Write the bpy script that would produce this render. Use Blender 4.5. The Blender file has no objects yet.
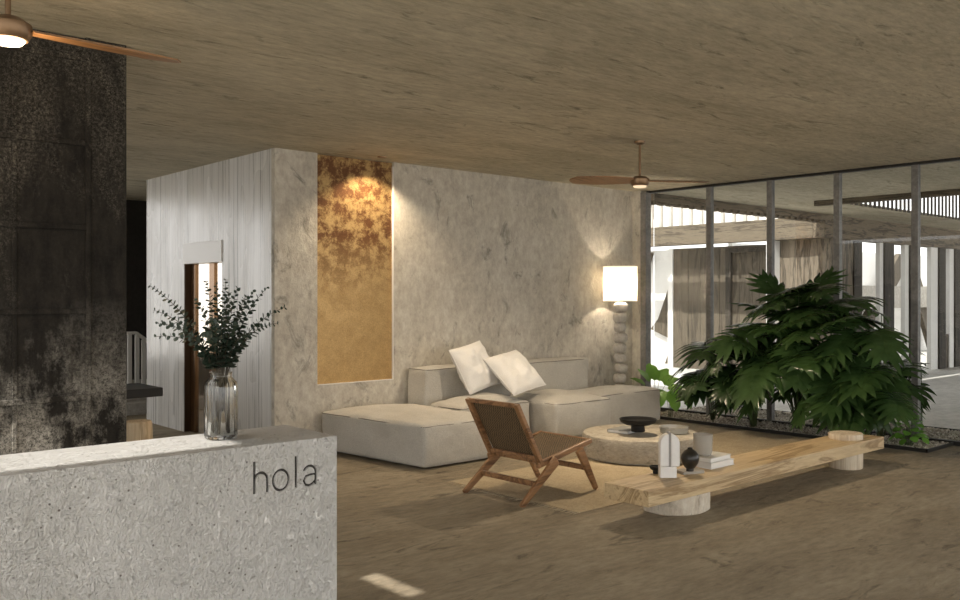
import bpy, bmesh, math, random
from mathutils import Vector, Matrix, noise as mnoise
random.seed(7)
SC = bpy.context.scene
COL = SC.collection
PI = math.pi

# ------------------------------------------------------------------ camera frame -> place
F, HZ, H = 894.5, 296.0, 1.5
CX, CZ = 0.6634, 0.7483
def P(px, py, z):
    """point on the horizontal plane at height z"""
    d = (H - z) * F / (py - HZ); u = (px - 480) / F * d
    return Vector((CZ * u + CX * d, -CX * u + CZ * d, z))
def PY(px, py, Y):
    """point on the vertical plane y = Y"""
    r = (px - 480) / F; d = Y / (CZ - CX * r)
    return Vector((d * (CX + CZ * r), Y, H - (py - HZ) * d / F))
def PX(px, py, X):
    r = (px - 480) / F; d = X / (CX + CZ * r)
    return Vector((X, d * (CZ - CX * r), H - (py - HZ) * d / F))

# ------------------------------------------------------------------ materials
def new_mat(name):
    m = bpy.data.materials.new(name); m.use_nodes = True
    nt = m.node_tree; nt.nodes.clear()
    out = nt.nodes.new('ShaderNodeOutputMaterial')
    b = nt.nodes.new('ShaderNodeBsdfPrincipled')
    nt.links.new(b.outputs[0], out.inputs[0])
    return m, nt, b, out
def N(nt, typ, **kw):
    n = nt.nodes.new(typ)
    for k, v in kw.items():
        if k in n.inputs: n.inputs[k].default_value = v
        else: setattr(n, k, v)
    return n
def c4(c): return (c[0], c[1], c[2], 1.0)
def coords(nt, scale=(1, 1, 1), rot=(0, 0, 0)):
    tc = N(nt, 'ShaderNodeTexCoord'); mp = N(nt, 'ShaderNodeMapping')
    mp.inputs['Scale'].default_value = scale; mp.inputs['Rotation'].default_value = rot
    nt.links.new(tc.outputs['Object'], mp.inputs[0]); return mp.outputs[0]
def noise(nt, vec, scale, detail=4, rough=.6, dist=0.0):
    n = N(nt, 'ShaderNodeTexNoise', Scale=scale, Detail=detail, Roughness=rough, Distortion=dist)
    nt.links.new(vec, n.inputs['Vector']); return n.outputs[0]
def ramp(nt, fac, stops):
    r = N(nt, 'ShaderNodeValToRGB'); e = r.color_ramp.elements
    while len(e) < len(stops): e.new(.5)
    for el, (p, c) in zip(e, stops):
        el.position = p; el.color = c4(c) if isinstance(c, tuple) else (c, c, c, 1)
    nt.links.new(fac, r.inputs[0]); return r.outputs[0]
def mix(nt, fac, a, b, mode='MIX'):
    m = N(nt, 'ShaderNodeMix', data_type='RGBA', blend_type=mode)
    for s, v in ((0, fac), (6, a), (7, b)):
        if hasattr(v, 'is_linked') or hasattr(v, 'links'): nt.links.new(v, m.inputs[s])
        elif isinstance(v, tuple): m.inputs[s].default_value = c4(v)
        else: m.inputs[s].default_value = v
    return m.outputs[2]
def bump(nt, b, h, strength=.3, dist=.01, prev=None):
    n = N(nt, 'ShaderNodeBump', Strength=strength, Distance=dist)
    nt.links.new(h, n.inputs['Height'])
    if prev: nt.links.new(prev, n.inputs['Normal'])
    nt.links.new(n.outputs[0], b.inputs['Normal']); return n.outputs[0]
def simple(name, col, rough=.6, metal=0.0, spec=.5, var=.0, scale=8, bmp=0, bscale=60):
    m, nt, b, _ = new_mat(name)
    b.inputs['Base Color'].default_value = c4(col); b.inputs['Roughness'].default_value = rough
    b.inputs['Metallic'].default_value = metal; b.inputs['Specular IOR Level'].default_value = spec
    v = coords(nt)
    if var:
        n = noise(nt, v, scale)
        lo = tuple(c * (1 - var) for c in col); hi = tuple(min(1, c * (1 + var)) for c in col)
        nt.links.new(ramp(nt, n, [(.3, lo), (.7, hi)]), b.inputs['Base Color'])
    if bmp: bump(nt, b, noise(nt, v, bscale), bmp, .01)
    return m
def plaster(name, dark, light, stretch=(1, 1, 1), scale=1.6, fine=18, crack=None, rough=.85, bstr=.35, bdist=.012, streak=None, spec=.3):
    m, nt, b, _ = new_mat(name)
    v = coords(nt, stretch); v0 = coords(nt)
    n1 = noise(nt, v, scale, 6, .65, .4); n2 = noise(nt, v, fine, 5, .7)
    base = ramp(nt, n1, [(.28, dark), (.72, light)])
    base = mix(nt, .55, base, ramp(nt, n2, [(.3, .3), (.7, .75)]), 'OVERLAY')
    if crack:
        n3 = noise(nt, v, crack, 8, .7, 1.2)
        base = mix(nt, ramp(nt, n3, [(.32, .8), (.43, 0.0)]), base, tuple(c * .45 for c in dark))
    nt.links.new(base, b.inputs['Base Color'])
    b.inputs['Roughness'].default_value = rough; b.inputs['Specular IOR Level'].default_value = spec
    p = bump(nt, b, n2, bstr, bdist)
    bump(nt, b, noise(nt, v0, 90, 3, .7), bstr * .6, .004, p)
    return m
def wood(name, dark, light, axis='X', scale=6, rough=.5, rings=1.0, bmp=.15):
    m, nt, b, _ = new_mat(name)
    s = {'X': (.09, 1, 1), 'Y': (1, .09, 1), 'Z': (1, 1, .09)}[axis]
    v = coords(nt, s)
    n = noise(nt, v, scale, 6, .65, rings)
    n2 = noise(nt, v, scale * 9, 3, .6)
    w = N(nt, 'ShaderNodeMath', operation='MULTIPLY'); w.inputs[1].default_value = 9.0
    nt.links.new(n, w.inputs[0])
    fr = N(nt, 'ShaderNodeMath', operation='PINGPONG'); fr.inputs[1].default_value = 1.0
    nt.links.new(w.outputs[0], fr.inputs[0])
    c = ramp(nt, fr.outputs[0], [(.0, dark), (.55, light), (1., tuple(.8 * a + .2 * d for a, d in zip(light, dark)))])
    c = mix(nt, .4, c, ramp(nt, n2, [(.3, .3), (.7, .68)]), 'OVERLAY')
    nt.links.new(c, b.inputs['Base Color']); b.inputs['Roughness'].default_value = rough
    bump(nt, b, n2, bmp, .004)
    return m
def thin_glass(name, tint=(1, 1, 1), ior=1.45, rough=0.0):
    m = bpy.data.materials.new(name); m.use_nodes = True
    nt = m.node_tree; nt.nodes.clear()
    out = N(nt, 'ShaderNodeOutputMaterial'); t = N(nt, 'ShaderNodeBsdfTransparent'); g = N(nt, 'ShaderNodeBsdfGlossy')
    t.inputs[0].default_value = c4(tint); g.inputs['Roughness'].default_value = rough
    fr = N(nt, 'ShaderNodeFresnel'); fr.inputs[0].default_value = ior
    mx = N(nt, 'ShaderNodeMixShader')
    nt.links.new(fr.outputs[0], mx.inputs[0]); nt.links.new(t.outputs[0], mx.inputs[1]); nt.links.new(g.outputs[0], mx.inputs[2])
    nt.links.new(mx.outputs[0], out.inputs[0]); return m
def emit(name, col, strength):
    m = bpy.data.materials.new(name); m.use_nodes = True
    nt = m.node_tree; nt.nodes.clear()
    out = N(nt, 'ShaderNodeOutputMaterial'); e = N(nt, 'ShaderNodeEmission', Strength=strength)
    e.inputs[0].default_value = c4(col); nt.links.new(e.outputs[0], out.inputs[0]); return m

M = {}
M['floor'] = plaster('floor_earth_concrete', (.215, .175, .12), (.37, .315, .228), (.55, 1.6, 1), 1.3, 14, 3.6, .72, 1.0, .03)
M['patio'] = plaster('patio_concrete', (.42, .41, .39), (.54, .53, .50), (1, 1, 1), 1.1, 9, None, .7, .15, .01)
M['ceiling'] = plaster('ceiling_plaster', (.39, .35, .26), (.57, .52, .405), (.6, 2.2, 1), .9, 13, 3.4, .9, .9, .025)
M['wall'] = plaster('wall_limewash', (.47, .435, .37), (.60, .56, .49), (1, 1, .7), 1.6, 16, 3.4, .9, .7, .015)
M['far'] = plaster('far_dark_wall', (.02, .018, .016), (.035, .03, .026))
M['grey'] = plaster('grey_concrete', (.28, .26, .23), (.4, .38, .34))
M['desk'] = None
def desk_mat():
    m, nt, b, _ = new_mat('desk_pitted_plaster')
    v = coords(nt); n1 = noise(nt, v, 2.2, 5, .6, .3); n2 = noise(nt, v, 45, 4, .6, .6)
    c = ramp(nt, n1, [(.3, (.66, .65, .625)), (.7, (.79, .78, .755))])
    vo = N(nt, 'ShaderNodeTexVoronoi', Scale=38.0); nt.links.new(v, vo.inputs[0])
    sp = ramp(nt, vo.outputs[0], [(.07, 1.0), (.16, 0.0)])
    n3 = noise(nt, v, 14, 2, .5)
    spm = mix(nt, 1.0, sp, ramp(nt, n3, [(.40, 0.0), (.50, 1.0)]), 'MULTIPLY')
    c = mix(nt, .5, c, ramp(nt, noise(nt, v, 30, 5, .7), [(.3, .32), (.7, .66)]), 'OVERLAY')
    c = mix(nt, spm, c, (.20, .18, .155))
    nt.links.new(c, b.inputs['Base Color']); b.inputs['Roughness'].default_value = .62
    p = bump(nt, b, ramp(nt, noise(nt, coords(nt, (1, 1, .6)), 60, 5, .75, .2), [(.3, 0.0), (.62, 1.0)]), 1.0, .010)
    p = bump(nt, b, ramp(nt, noise(nt, coords(nt, (1, 1, .7)), 26, 4, .65, .5), [(.3, 0.0), (.6, 1.0)]), .8, .012, p)
    bump(nt, b, ramp(nt, spm, [(0., 1.0), (1., 0.0)]), .5, .004, p)
    return m
M['desk'] = desk_mat()
def charred_mat():
    m, nt, b, _ = new_mat('charred_slab')
    v = coords(nt); vs = coords(nt, (1, 1, .35))
    big = noise(nt, vs, 2.1, 6, .72, .4); sp = noise(nt, v, 55, 8, 1.0); md = noise(nt, vs, 16, 4, .7)
    c = ramp(nt, md, [(.3, (.006, .0055, .005)), (.75, (.026, .023, .019))])
    mask = mix(nt, 1.0, ramp(nt, big, [(.46, 0.05), (.64, 1.0)]), ramp(nt, sp, [(.49, 0.0), (.60, 1.0)]), 'MULTIPLY')
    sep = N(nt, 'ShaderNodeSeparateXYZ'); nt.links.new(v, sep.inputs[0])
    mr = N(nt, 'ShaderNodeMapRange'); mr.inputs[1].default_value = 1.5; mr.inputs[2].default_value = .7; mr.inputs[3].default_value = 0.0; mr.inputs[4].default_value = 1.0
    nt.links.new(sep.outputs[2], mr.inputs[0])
    lit_patch = mix(nt, 1.0, ramp(nt, noise(nt, coords(nt, (1, 1, .6)), 2.6, 6, .75), [(.44, 0.0), (.56, 1.0)]), mr.outputs[0], 'MULTIPLY')  # pale speckle low down, painted in for the patch of light on the wall
    lit_patch = mix(nt, 1.0, lit_patch, ramp(nt, noise(nt, v, 40, 8, 1.0), [(.44, 0.0), (.54, 1.0)]), 'MULTIPLY')
    c = mix(nt, mask, c, (.22, .20, .165)); c = mix(nt, lit_patch, c, (.36, .34, .30)); b.inputs['Specular IOR Level'].default_value = .15
    nt.links.new(c, b.inputs['Base Color']); b.inputs['Roughness'].default_value = .85
    bump(nt, b, sp, .4, .004); return m
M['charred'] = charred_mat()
def streak_mat():
    m, nt, b, _ = new_mat('white_streaked_cladding')
    v = coords(nt, (1, 1, .012)); n = noise(nt, v, 34, 6, .8); n2 = noise(nt, coords(nt, (1, 1, .3)), 1.6, 3)
    c = ramp(nt, n, [(.38, (.22, .215, .205)), (.46, (.70, .695, .68)), (.7, (.84, .835, .82))])
    nt.links.new(c, b.inputs['Base Color'])
    nt.links.new(ramp(nt, n2, [(.35, .12), (.65, .34)]), b.inputs['Roughness'])
    b.inputs['Specular IOR Level'].default_value = 1.0
    bump(nt, b, n, .12, .004); return m
M['streak'] = streak_mat()
M['lintel'] = simple('white_lacquer', (.84, .83, .81), .25)
def copper_mat():
    m, nt, b, _ = new_mat('patinated_copper')
    v = coords(nt); n1 = noise(nt, v, 6.5, 9, .78, .2); n2 = noise(nt, v, 90, 4, .8)
    sep = N(nt, 'ShaderNodeSeparateXYZ'); nt.links.new(v, sep.inputs[0])
    mr = N(nt, 'ShaderNodeMapRange'); mr.inputs[1].default_value = 1.5; mr.inputs[2].default_value = 2.1
    mr.inputs[3].default_value = 0.15; mr.inputs[4].default_value = 1.0
    nt.links.new(sep.outputs[2], mr.inputs[0])
    blot = mix(nt, 1.0, ramp(nt, n1, [(.43, 0.0), (.55, 1.0)]), mr.outputs[0], 'MULTIPLY')
    c = mix(nt, blot, (.47, .305, .125), (.14, .060, .022))
    c = mix(nt, .5, c, ramp(nt, n2, [(.3, .25), (.7, .75)]), 'OVERLAY')
    nt.links.new(c, b.inputs['Base Color'])
    b.inputs['Metallic'].default_value = .62
    nt.links.new(ramp(nt, n1, [(.3, .26), (.7, .48)]), b.inputs['Roughness'])
    bump(nt, b, n2, .25, .003); return m
M['copper'] = copper_mat()
M['bronze'] = simple('bronze_stile', (.20, .115, .055), .2, .85, var=.1, scale=3)
M['polished'] = simple('polished_door', (.72, .66, .58), .08, .95)
M['bronze_dark'] = simple('dark_bronze', (.06, .035, .018), .3, .7)
M['steel'] = plaster('raw_steel', (.12, .115, .108), (.26, .25, .235), (1, 1, 1), 5, 30, None, .5, .1, .003, spec=.5)
M['steel_dark'] = simple('dark_steel', (.035, .033, .03), .45, .5)
M['glass'] = thin_glass('window_glass', (.97, .98, .975), 1.42)
M['fabric'] = None
def fabric(name, a, b_, scale=260):
    m, nt, b, _ = new_mat(name)
    v = coords(nt); n = noise(nt, v, scale, 2, .6); n1 = noise(nt, v, 2.5, 4, .6)
    c = ramp(nt, n, [(.3, a), (.7, b_)]); c = mix(nt, .25, c, ramp(nt, n1, [(.3, .35), (.7, .65)]), 'OVERLAY')
    nt.links.new(c, b.inputs['Base Color']); b.inputs['Roughness'].default_value = .95
    b.inputs['Specular IOR Level'].default_value = .1
    b.inputs['Sheen Weight'].default_value = .15
    p = bump(nt, b, n, .35, .003); bump(nt, b, noise(nt, v, 9, 4, .6, .8), .35, .02, p); return m
M['linen'] = fabric('sofa_linen', (.40, .38, .34), (.56, .54, .49), 160)
M['pipe'] = fabric('linen_piping', (.16, .15, .13), (.24, .225, .2))
M['pillow'] = fabric('white_linen', (.70, .69, .67), (.82, .81, .79))
M['shade'] = None
def shade_mat():
    m = bpy.data.materials.new('paper_shade'); m.use_nodes = True
    nt = m.node_tree; nt.nodes.clear(); out = N(nt, 'ShaderNodeOutputMaterial')
    d = N(nt, 'ShaderNodeBsdfDiffuse'); t = N(nt, 'ShaderNodeBsdfTranslucent'); mx = N(nt, 'ShaderNodeMixShader'); mx.inputs[0].default_value = .5
    d.inputs[0].default_value = (.9, .87, .8, 1); t.inputs[0].default_value = (.92, .86, .74, 1)
    nt.links.new(d.outputs[0], mx.inputs[1]); nt.links.new(t.outputs[0], mx.inputs[2]); nt.links.new(mx.outputs[0], out.inputs[0]); return m
M['shade'] = shade_mat()
M['pebble'] = plaster('lamp_stone', (.52, .48, .42), (.68, .64, .58), (1, 1, 1), 8, 40, None, .8, .2, .004)
M['stone'] = plaster('travertine', (.30, .27, .22), (.47, .43, .36), (1, 1, 2.5), 4, 26, 9, .8, .5, .01)
M['oak'] = wood('oak', (.30, .195, .09), (.60, .455, .265), 'X', 4.2, .5, 1.6)
M['oak_pale'] = wood('pale_log', (.50, .40, .28), (.70, .61, .47), 'Z', 5, .7, .6)
M['log'] = plaster('weathered_log', (.46, .39, .30), (.70, .64, .54), (1, 1, .6), 5, 22, 7, .75, .35, .008)
M['teak'] = wood('teak', (.13, .060, .023), (.31, .165, .075), 'X', 5, .4, .8)
M['stump'] = wood('stump', (.42, .30, .17), (.62, .48, .31), 'Z', 5, .6)
def cane_mat(name, a, b_, scale, bs=.6):
    m, nt, b, _ = new_mat(name); v = coords(nt)
    ch = N(nt, 'ShaderNodeTexChecker', Scale=scale); nt.links.new(v, ch.inputs[0])
    n = noise(nt, v, scale * .6, 2, .6); n2 = noise(nt, v, 3, 4)
    f = mix(nt, .5, ch.outputs[1], n)
    c = ramp(nt, f, [(.2, a), (.8, b_)]); c = mix(nt, .3, c, ramp(nt, n2, [(.3, .35), (.7, .62)]), 'OVERLAY')
    nt.links.new(c, b.inputs['Base Color']); b.inputs['Roughness'].default_value = .7
    bump(nt, b, f, bs, .004); return m
M['cane'] = cane_mat('woven_cane', (.045, .028, .013), (.20, .135, .07), 84, 1.0)
M['jute'] = plaster('jute', (.37, .30, .20), (.47, .39, .27), (1, 1, 1), 5, 70, None, .95, 1.0, .006)
M['fringe'] = simple('jute_fringe', (.5, .42, .3), .9)
M['black'] = simple('black_ceramic', (.008, .0075, .007), .5, 0, .3)
M['black2'] = simple('blackened_ceramic', (.022, .019, .015), .3, 0, .5)
M['white'] = simple('white_marble', (.78, .77, .75), .4, var=.06, scale=12)
M['vein'] = simple('grey_vein', (.30, .285, .27), .5)
M['paper'] = simple('book_paper', (.78, .77, .74), .8, bmp=.2, bscale=200)
M['cover'] = simple('pale_book_cover', (.60, .585, .54), .5, var=.05)
M['cover_w'] = simple('white_book_cover', (.80, .79, .77), .45)
M['cover_g'] = simple('grey_book_cover', (.22, .22, .21), .6)
M['slab'] = simple('grey_slab', (.36, .33, .28), .6, var=.1)
M['cupglass'] = simple('smoky_cup_glass', (.50, .48, .44), .08)
M['cupglass'].node_tree.nodes['Principled BSDF'].inputs['Alpha'].default_value = .62
M['dish'] = simple('clear_dish_glass', (.42, .41, .37), .08)
M['dish'].node_tree.nodes['Principled BSDF'].inputs['Alpha'].default_value = .7
M['gravel'] = None
def gravel_mat():
    m, nt, b, _ = new_mat('gravel'); v = coords(nt)
    vo = N(nt, 'ShaderNodeTexVoronoi', Scale=45.0); nt.links.new(v, vo.inputs[0])
    sep = N(nt, 'ShaderNodeSeparateColor'); nt.links.new(vo.outputs[1], sep.inputs[0])
    c = ramp(nt, sep.outputs[0], [(.0, (.22, .185, .145)), (.5, (.48, .43, .36)), (1., (.74, .69, .61))])
    nt.links.new(c, b.inputs['Base Color']); b.inputs['Roughness'].default_value = .85; return m
M['gravel'] = gravel_mat()
M['soil'] = simple('planting_soil', (.10, .085, .065), .95, var=.3, scale=30)
def leaf_mat(name, a, b_, rough=.38, trans=.25):
    m, nt, b, out = new_mat(name); v = coords(nt); n = noise(nt, v, 5, 3, .6)
    c = ramp(nt, n, [(.3, a), (.7, b_)]); nt.links.new(c, b.inputs['Base Color'])
    b.inputs['Roughness'].default_value = rough
    t = N(nt, 'ShaderNodeBsdfTranslucent'); mx = N(nt, 'ShaderNodeMixShader'); mx.inputs[0].default_value = trans
    nt.links.new(c, t.inputs[0]); nt.links.new(b.outputs[0], mx.inputs[1]); nt.links.new(t.outputs[0], mx.inputs[2])
    nt.links.new(mx.outputs[0], out.inputs[0]); return m
M['leaf'] = leaf_mat('monstera_leaf', (.018, .040, .012), (.042, .082, .025), .26, .15)
M['leaf2'] = leaf_mat('philodendron_leaf', (.026, .058, .016), (.062, .118, .036), .26, .2)
M['leaf_light'] = leaf_mat('bright_leaf', (.13, .31, .04), (.22, .44, .075), .4, .35)
M['leaf_euc'] = leaf_mat('eucalyptus_leaf', (.014, .027, .017), (.034, .056, .036), .5, .1)
M['stem'] = simple('plant_stem', (.055, .075, .025), .5)
M['twig'] = simple('eucalyptus_twig', (.045, .035, .02), .6)
M['timber'] = wood('weathered_timber', (.045, .036, .025), (.19, .155, .115), 'Z', 5, .8, .8)
M['timber_h'] = wood('weathered_timber_beam', (.045, .034, .022), (.185, .145, .10), 'X', 11, .8, .8)
M['timber_y'] = wood('weathered_timber_fascia', (.035, .026, .017), (.15, .12, .082), 'Y', 13, .8, .8)
M['timber_dark'] = wood('dark_timber', (.014, .011, .008), (.048, .038, .027), 'Z', 5, .8, .8)
M['timber_mid'] = wood('brown_timber', (.045, .036, .025), (.105, .085, .06), 'Z', 5, .8, .8)
M['court_white'] = simple('white_render', (.80, .79, .77), .8, var=.03)
M['batten'] = simple('grey_batten', (.48, .45, .40), .8, var=.1)
M['fan'] = wood('fan_blade_wood', (.16, .085, .035), (.30, .165, .075), 'X', 5, .45)
M['fan_metal'] = simple('bronze_fan_metal', (.22, .14, .08), .35, .7)
M['slate'] = simple('dark_slab', (.016, .014, .012), .7)
M['rail'] = simple('pale_rail', (.55, .53, .50), .5)
M['lens_warm'] = emit('lamp_lens', (1.0, .80, .55), 4)
M['lens_soft'] = emit('soft_fan_lens', (1.0, .74, .48), .6)
M['lens_spot'] = emit('downlight_lens', (1.0, .86, .66), 14)

# ------------------------------------------------------------------ mesh building
class MB:
    def __init__(s): s.v = []; s.f = []; s.mi = []; s.cur = 0
    def add(s, vs, fs):
        b = len(s.v); s.v += [tuple(v) for v in vs]
        for f in fs: s.f.append([b + i for i in f]); s.mi.append(s.cur)
        return s
    def box(s, x0, x1, y0, y1, z0, z1):
        vs = [(x, y, z) for z in (z0, z1) for y in (y0, y1) for x in (x0, x1)]
        return s.add(vs, [(0, 2, 3, 1), (4, 5, 7, 6), (0, 1, 5, 4), (2, 6, 7, 3), (0, 4, 6, 2), (1, 3, 7, 5)])
    def bar(s, p, q, w, h, w2=None, h2=None, up=(0, 0, 1)):
        p = Vector(p); q = Vector(q); t = (q - p).normalized(); a = t.cross(Vector(up))
        if a.length < 1e-4: a = t.cross(Vector((0, 1, 0)))
        a.normalize(); c = a.cross(t).normalized(); w2 = w if w2 is None else w2; h2 = h if h2 is None else h2
        vs = []
        for o, ww, hh in ((p, w, h), (q, w2, h2)):
            for i, j in ((-1, -1), (1, -1), (1, 1), (-1, 1)): vs.append(o + a * i * ww / 2 + c * j * hh / 2)
        return s.add(vs, [(0, 1, 2, 3), (7, 6, 5, 4), (0, 4, 5, 1), (1, 5, 6, 2), (2, 6, 7, 3), (3, 7, 4, 0)])
    def tube(s, pts, r, seg=8, closed=False, cap=True):
        pts = [Vector(p) for p in pts]; n = len(pts); rs = r if isinstance(r, (list, tuple)) else [r] * n
        vs = []; prev = None
        for i, p in enumerate(pts):
            if closed: t = pts[(i + 1) % n] - pts[i - 1]
            else: t = pts[min(i + 1, n - 1)] - pts[max(i - 1, 0)]
            t = t.normalized() if t.length > 1e-9 else Vector((0, 0, 1))
            if prev is None: a = t.orthogonal().normalized()
            else:
                a = prev - t * prev.dot(t); a = a.normalized() if a.length > 1e-6 else t.orthogonal().normalized()
            prev = a; b = t.cross(a)
            for k in range(seg):
                an = 2 * PI * k / seg; vs.append(p + (a * math.cos(an) + b * math.sin(an)) * rs[i])
        fs = []
        for i in range(n if closed else n - 1):
            j = (i + 1) % n
            for k in range(seg): fs.append((i * seg + k, i * seg + (k + 1) % seg, j * seg + (k + 1) % seg, j * seg + k))
        if cap and not closed: fs += [tuple(range(seg))[::-1], tuple((n - 1) * seg + k for k in range(seg))]
        return s.add(vs, fs)
    def lathe(s, prof, c=(0, 0, 0), seg=40, rmod=None):
        vs = []; fs = []; n = len(prof)
        for i, (r, z) in enumerate(prof):
            for k in range(seg):
                an = 2 * PI * k / seg; rr = r * (rmod(an, z, i) if rmod else 1)
                vs.append((c[0] + rr * math.cos(an), c[1] + rr * math.sin(an), c[2] + z))
        for i in range(n - 1):
            for k in range(seg): fs.append((i * seg + k, i * seg + (k + 1) % seg, (i + 1) * seg + (k + 1) % seg, (i + 1) * seg + k))
        if prof[0][0] > 1e-5: fs.append(tuple(range(seg))[::-1])
        if prof[-1][0] > 1e-5: fs.append(tuple((n - 1) * seg + k for k in range(seg)))
        return s.add(vs, fs)
    def prism(s, poly, lo, hi, plane='xy'):
        n = len(poly)
        def w(a, b, c): return {'xy': (a, b, c), 'xz': (a, c, b), 'yz': (c, a, b)}[plane]
        vs = [w(a, b, lo) for a, b in poly] + [w(a, b, hi) for a, b in poly]
        fs = [tuple(range(n))[::-1], tuple(range(n, 2 * n))] + [(i, (i + 1) % n, n + (i + 1) % n, n + i) for i in range(n)]
        return s.add(vs, fs)
    def obj(s, name, mats, parent=None, smooth=False, bevel=0, seg=2, sub=0, angle=None, normals=True, loc=None):
        me = bpy.data.meshes.new(name)
        vs = s.v
        if loc is not None: vs = [(v[0] - loc[0], v[1] - loc[1], v[2] - loc[2]) for v in vs]
        me.from_pydata(vs, [], s.f)
        if not isinstance(mats, (list, tuple)): mats = [mats]
        for m in mats: me.materials.append(m)
        me.polygons.foreach_set('material_index', s.mi)
        if normals:
            bm = bmesh.new(); bm.from_mesh(me); bmesh.ops.remove_doubles(bm, verts=bm.verts, dist=1e-6)
            bmesh.ops.recalc_face_normals(bm, faces=bm.faces); bm.to_mesh(me); bm.free()
        if smooth: me.polygons.foreach_set('use_smooth', [True] * len(me.polygons))
        o = bpy.data.objects.new(name, me); COL.objects.link(o)
        if loc is not None: o.location = loc
        if parent is not None: o.parent = parent
        if bevel:
            md = o.modifiers.new('soft_edges', 'BEVEL'); md.width = bevel; md.segments = seg; md.limit_method = 'ANGLE'; md.angle_limit = .6
            md.harden_normals = False
        if sub:
            md = o.modifiers.new('smooth', 'SUBSURF'); md.levels = sub; md.render_levels = sub
        if angle is not None and smooth:
            try:
                me.set_sharp_from_angle(angle=angle)
            except Exception: pass
        me.update(); return o
def tag(o, label, cat, group=None, kind=None):
    o['label'] = label; o['category'] = cat
    if group: o['group'] = group
    if kind: o['kind'] = kind
    return o
def thing(name, label, cat, loc=(0, 0, 0), rot=(0, 0, 0), group=None, kind=None):
    o = bpy.data.objects.new(name, None); COL.objects.link(o); o.location = loc; o.rotation_euler = rot
    o.empty_display_size = .1
    return tag(o, label, cat, group, kind)
def struct(o, label=None, cat=None):
    o['kind'] = 'structure'
    if label: o['label'] = label
    if cat: o['category'] = cat
    return o

# ================================================================== SETTING
CEIL = 2.886
YW, XG = 7.53, 9.53
struct(MB().box(-4, 9.7, -4.5, 13.2, -.2, 0).obj('floor', M['floor']), 'brown rough trowelled earth concrete floor of the lobby', 'floor')
struct(MB().box(9.7, 32, -8, 24, -.2, 0).obj('patio_floor', M['patio']), 'pale grey concrete patio floor outside the glass wall', 'floor')
struct(MB().box(-40, -4.0, -40, 40, -.25, -.05).box(-4, 32, -40, -8, -.25, -.05).box(-4, 9.7, -8, -4.5, -.25, -.05).box(-4, 9.7, 13.2, 40, -.25, -.05)
       .obj('ground', M['patio']), 'pale ground around the building', 'ground')
# ceiling slab with two unseen openings added so sun reaches the desk and floor (rectangles minus holes, as a strip grid)
def slab_with_holes(x0, x1, y0, y1, z0, z1, holes):
    xs = sorted({x0, x1, *[h[0] for h in holes], *[h[1] for h in holes]}); ys = sorted({y0, y1, *[h[2] for h in holes], *[h[3] for h in holes]})
    bm = bmesh.new(); vv = {}
    def V(x, y, z):
        k = (round(x, 4), round(y, 4), z)
        if k not in vv: vv[k] = bm.verts.new((x, y, z))
        return vv[k]
    def solid(i, j):
        if i < 0 or j < 0 or i >= len(xs) - 1 or j >= len(ys) - 1: return False
        cx, cy = (xs[i] + xs[i + 1]) / 2, (ys[j] + ys[j + 1]) / 2
        return not any(a < cx < b and c < cy < d for a, b, c, d in holes)
    for i in range(len(xs) - 1):
        for j in range(len(ys) - 1):
            if not solid(i, j): continue
            a, b, c, d = xs[i], xs[i + 1], ys[j], ys[j + 1]
            bm.faces.new([V(a, c, z0), V(a, d, z0), V(b, d, z0), V(b, c, z0)]); bm.faces.new([V(a, c, z1), V(b, c, z1), V(b, d, z1), V(a, d, z1)])
            for di, dj, e in ((-1, 0, ((a, c), (a, d))), (1, 0, ((b, c), (b, d))), (0, -1, ((a, c), (b, c))), (0, 1, ((a, d), (b, d)))):
                if not solid(i + di, j + dj):
                    (p, q), (r, t) = e; bm.faces.new([V(p, q, z0), V(r, t, z0), V(r, t, z1), V(p, q, z1)])
    bmesh.ops.recalc_face_normals(bm, faces=bm.faces)
    m = MB(); bm.verts.index_update()
    m.v = [tuple(v.co) for v in bm.verts]; m.f = [[v.index for v in f.verts] for f in bm.faces]; m.mi = [0] * len(m.f); bm.free(); return m
struct(slab_with_holes(-2.6, 9.6, -3.2, 13.2, CEIL, CEIL + .28, [(-2.2, -.2, 2.25, 4.93), (.17, .50, 3.17, 3.62)]).obj('ceiling', M['ceiling']),
       'brown trowelled plaster ceiling over the lobby', 'ceiling')
struct(slab_with_holes(9.6, 26, -4, 7.45, CEIL, CEIL + .05, [(12.4, 24, -2, 6.46)]).obj('patio_ceiling', M['ceiling']),
       'plaster soffit over the patio beyond the glass', 'ceiling')

# back wall with the copper niche, as one plastered surface
NX0, NX1, NZ0 = 4.57, 5.485, .632
bw = MB()
bw.box(4.11, NX0, YW, YW + .06, 0, CEIL).box(NX1, 9.42, YW, YW + .06, 0, CEIL).box(NX0, NX1, YW, YW + .06, 0, NZ0).box(4.17, 9.42, YW + .06, YW + .2, 0, CEIL)
struct(bw.obj('wall_back', M['wall']), 'beige limewashed back wall behind the sofa', 'wall')
cp = thing('copper_panel', 'tall patinated copper panel recessed in the limewashed wall', 'panel', (NX0, YW, NZ0))
MB().box(NX0 + .006, NX1 - .006, YW + .03, YW + .056, NZ0 + .006, CEIL - .006).obj('sheet', M['copper'], None).parent = None
sheet = bpy.data.objects['sheet']; sheet.parent = cp; sheet.matrix_parent_inverse = Matrix.Translation((-NX0, -YW, -NZ0))
sheet['label'] = 'mottled copper sheet'
e = MB().box(NX1 - .008, NX1 - .002, YW + .002, YW + .029, NZ0 + .004, CEIL - .045).box(NX0 + .002, NX1 - .012, YW + .002, YW + .029, NZ0 + .002, NZ0 + .008)
o = e.obj('edge_strip', M['lintel']); o.parent = cp; o.matrix_parent_inverse = Matrix.Translation((-NX0, -YW, -NZ0))
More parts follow.
